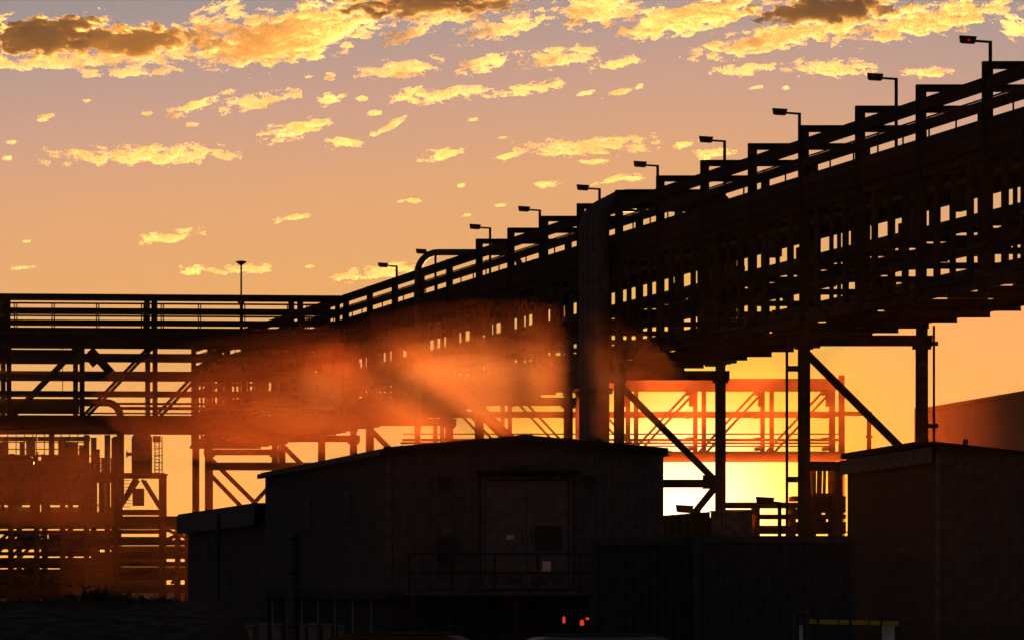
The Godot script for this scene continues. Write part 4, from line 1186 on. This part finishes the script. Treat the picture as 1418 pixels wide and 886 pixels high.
# ------------------------------------------------------------------ clouds: thin flakes of droplets in real volumes, lit by the low sun
func cloud(px: float, py: float, wide: float, high: float, tilt: float, label: String, group := "", thick := 1.0, grow := 1.0) -> void:
	var alt := 900.0
	var far_off := alt * LENS / (817.0 - py)
	var k := far_off / LENS
	var c := at(px, py, far_off)
	var fn := FastNoiseLite.new()
	fn.seed = int(px * 7 + py * 13)
	fn.frequency = 1.0
	fn.fractal_octaves = 5
	fn.fractal_lacunarity = 2.1
	fn.fractal_gain = 0.54
	var n := int(wide * high * 2.9 * thick)
	var verts := PackedVector3Array()
	var tries := 0
	var f1 := 1.0 / 26.0
	while verts.size() < n * 6 and tries < n * 14:
		tries += 1
		var u := rng.randf_range(-1.15, 1.15)
		var v := rng.randf_range(-1.2, 1.2)
		var q := rng.randf_range(-1, 1)
		var x := u * wide / 2
		var y := v * high / 2
		var e := 1.0 - sqrt(u * u + v * v * (1.0 if v > 0 else 1.5))
		var wx := x + 6.0 * fn.get_noise_2d(y * 0.06, x * 0.02 + 40.0)
		var m := fn.get_noise_3d((wx - y * 0.9) * f1 * 0.75, (y + wx * 0.25) * f1 * 2.3, q * 0.22)
		var keep := e * 0.75 * grow + m * 1.15 - 0.1
		if keep < 0.0 or rng.randf() > keep * 3.2 + 0.05:
			continue
		var depth := q * minf(wide * 0.35, 60.0) * (0.4 + clampf(keep, 0, 1))
		var p := Vector3(x, y - tilt * x, -depth) * k
		var s := rng.randf_range(0.14, 0.35) * k
		var facing := (Vector3(0, 0, 1) + Vector3(rng.randf_range(-1, 1), rng.randf_range(-1, 1), rng.randf_range(-1, 1)) * 0.4).normalized()
		var a := facing.cross(Vector3(rng.randf_range(-1, 1), rng.randf_range(-1, 1), 0.1)).normalized()
		var b := facing.cross(a) * s
		a *= s
		verts.append_array([p - a - b, p + a - b, p + a + b, p - a - b, p + a + b, p - a + b])
	var arr: Array = []
	arr.resize(Mesh.ARRAY_MAX)
	arr[Mesh.ARRAY_VERTEX] = verts
	if verts.size() < 6:
		return
	var am := ArrayMesh.new()
	am.add_surface_from_arrays(Mesh.PRIMITIVE_TRIANGLES, arr)
	lone("cloud", am, mat.cloud, label, "cloud", group, c)

func clouds() -> void:
	cloud(60, 52, 190, 62, -0.05, "large dark brown cloud with a golden rim in the upper left corner", "", 5.5, 1.7)
	cloud(190, 58, 200, 44, -0.02, "long dark cloud bank with a glowing lower edge right of the corner one", "", 5.0, 1.5)
	cloud(120, 84, 300, 20, -0.05, "thin golden band of cloud under the two dark banks at upper left", "", 1.2, 1.3)
	cloud(290, 40, 90, 60, -0.5, "ragged golden wisp climbing from the right end of the dark bank")
	cloud(410, 48, 240, 80, -0.2, "broad yellow cloud with brown patches, upper left of centre", "", 2.0, 1.5)
	cloud(350, 66, 160, 40, -0.1, "yellow cloud fringe hanging below the broad brown-patched cloud", "", 1.2, 1.2)
	cloud(600, 6, 260, 36, -0.04, "long brown cloud cut by the top edge at centre", "", 4.5, 1.6)
	cloud(610, 24, 170, 14, -0.03, "narrow bright band of cloud under the long brown one at top centre")
	cloud(700, 38, 130, 28, -0.25, "yellow tilted cloud right of the narrow bright band")
	cloud(580, 40, 100, 22, -0.4, "wispy slanting cloud below the top centre band")
	cloud(828, 14, 120, 50, -0.1, "pale yellow cloud at the top, just right of centre", "", 1.3, 1.3)
	cloud(960, 24, 190, 46, -0.2, "thick orange-patched golden cloud right of the pale one at the top", "", 1.9, 1.5)
	cloud(1090, 50, 260, 36, -0.2, "long golden cloud streak rising to the right below the brown one", "", 1.5, 1.3)
	cloud(1150, 14, 200, 40, -0.05, "dark brown cloud cut by the top edge, right of centre", "", 5.0, 1.6)
	cloud(1290, 28, 240, 44, -0.18, "broad golden cloud streak ending at the upper right", "", 1.6, 1.3)
	cloud(1408, 40, 40, 34, 0.1, "small golden cloud cut by the right edge near the top")
	cloud(180, 99, 130, 14, -0.02, "flat golden strip of cloud below the upper left dark bank")
	cloud(552, 97, 110, 26, -0.1, "yellow cloud with an orange patch, first of the upper row of small clouds")
	cloud(668, 88, 68, 26, -0.3, "slanted yellow cloud, second of the upper row of small clouds")
	cloud(772, 80, 110, 28, -0.1, "plump yellow cloud, third of the upper row of small clouds")
	cloud(852, 88, 76, 14, -0.15, "thin yellow cloud, last of the upper row of small clouds")
	cloud(620, 132, 112, 22, -0.06, "long bright yellow cloud in the middle of the second row")
	cloud(562, 130, 44, 15, -0.3, "small slanting cloud left of the long bright one in the second row")
	cloud(738, 122, 100, 16, -0.15, "narrow yellow cloud right of the long bright one in the second row")
	cloud(862, 127, 50, 10, -0.25, "thin slanted streak of cloud at the right of the second row")
	cloud(812, 130, 24, 8, -0.1, "tiny cloud fleck near the thin streak of the second row")
	cloud(267, 149, 66, 18, -0.3, "small slanting yellow cloud at left, below the dark banks")
	cloud(360, 141, 100, 22, -0.18, "yellow cloud with a tail to the right, left of centre")
	cloud(458, 138, 36, 18, -0.2, "small broken cloud right of the tailed one")
	cloud(410, 180, 98, 26, -0.2, "bright leaf-shaped yellow cloud left of centre")
	cloud(474, 198, 52, 14, -0.05, "small broken cloud below right of the leaf-shaped one")
	cloud(538, 175, 46, 14, -0.45, "short steep cloud streak right of the leaf-shaped one")
	cloud(518, 157, 22, 9, -0.1, "tiny bright fleck above the short steep streak")
	cloud(190, 216, 250, 26, -0.03, "long ragged yellow streak of cloud at middle left")
	cloud(612, 214, 62, 16, -0.15, "small yellow cloud in the open sky at centre")
	cloud(812, 203, 180, 24, -0.05, "large bright yellow cloud above the pipe loops")
	cloud(706, 217, 44, 9, -0.25, "thin trail at the left of the large bright cloud above the loops")
	cloud(820, 225, 40, 8, -0.02, "thin shred under the large bright cloud above the loops")
	cloud(757, 255, 36, 9, -0.1, "small faint cloud below the thin trail at centre right")
	cloud(845, 250, 56, 9, -0.25, "faint slanting shred of cloud left of the floodlights at centre right")
	cloud(570, 278, 38, 7, 0.0, "short flat cloud dash in the open sky left of the loops")
	cloud(403, 301, 46, 10, -0.2, "small lone yellow cloud above the arching part of the bridge")
	cloud(238, 328, 80, 16, -0.1, "faint broken yellow cloud at left above the bridge")
	cloud(264, 374, 34, 12, -0.05, "small yellow cloud left of the mushroom lamp")
	cloud(333, 373, 94, 12, -0.05, "flat yellow cloud behind the mushroom lamp")
	cloud(522, 377, 118, 18, -0.14, "bright yellow cloud touching the rack at its leftmost floodlight")
	cloud(1030, 98, 84, 17, -0.08, "flat golden cloud below the long streak at upper right")
	cloud(1150, 95, 120, 24, 0.02, "ragged golden cloud behind the second and third floodlights")
	cloud(1285, 100, 66, 16, -0.05, "faint golden shred near the second floodlight from the right")
	cloud(990, 213, 56, 14, -0.1, "small golden cloud behind the fourth floodlight from the right")
	cloud(950, 200, 34, 9, -0.2, "thin golden shred left of the fourth floodlight from the right")
	for p in [[60, 160, 30, 9], [58, 166, 14, 6], [205, 156, 22, 7], [313, 128, 22, 7], [15, 198, 18, 6], [8, 219, 16, 7], [697, 190, 16, 6], [655, 167, 14, 6], [640, 258, 12, 7], [645, 297, 12, 6], [690, 285, 20, 5], [1047, 122, 20, 6], [1088, 122, 10, 8], [430, 368, 14, 5], [32, 371, 30, 5], [455, 107, 16, 12], [430, 106, 14, 5], [498, 137, 20, 9], [1085, 65, 12, 8], [118, 140, 12, 5], [265, 172, 20, 6], [880, 246, 30, 10], [760, 315, 18, 4], [36, 335, 14, 4]]:
		cloud(p[0], p[1], p[2], p[3], -0.1, "tiny stray golden fleck of cloud in the open sky", "stray cloud flecks", 0.8, 1.0)
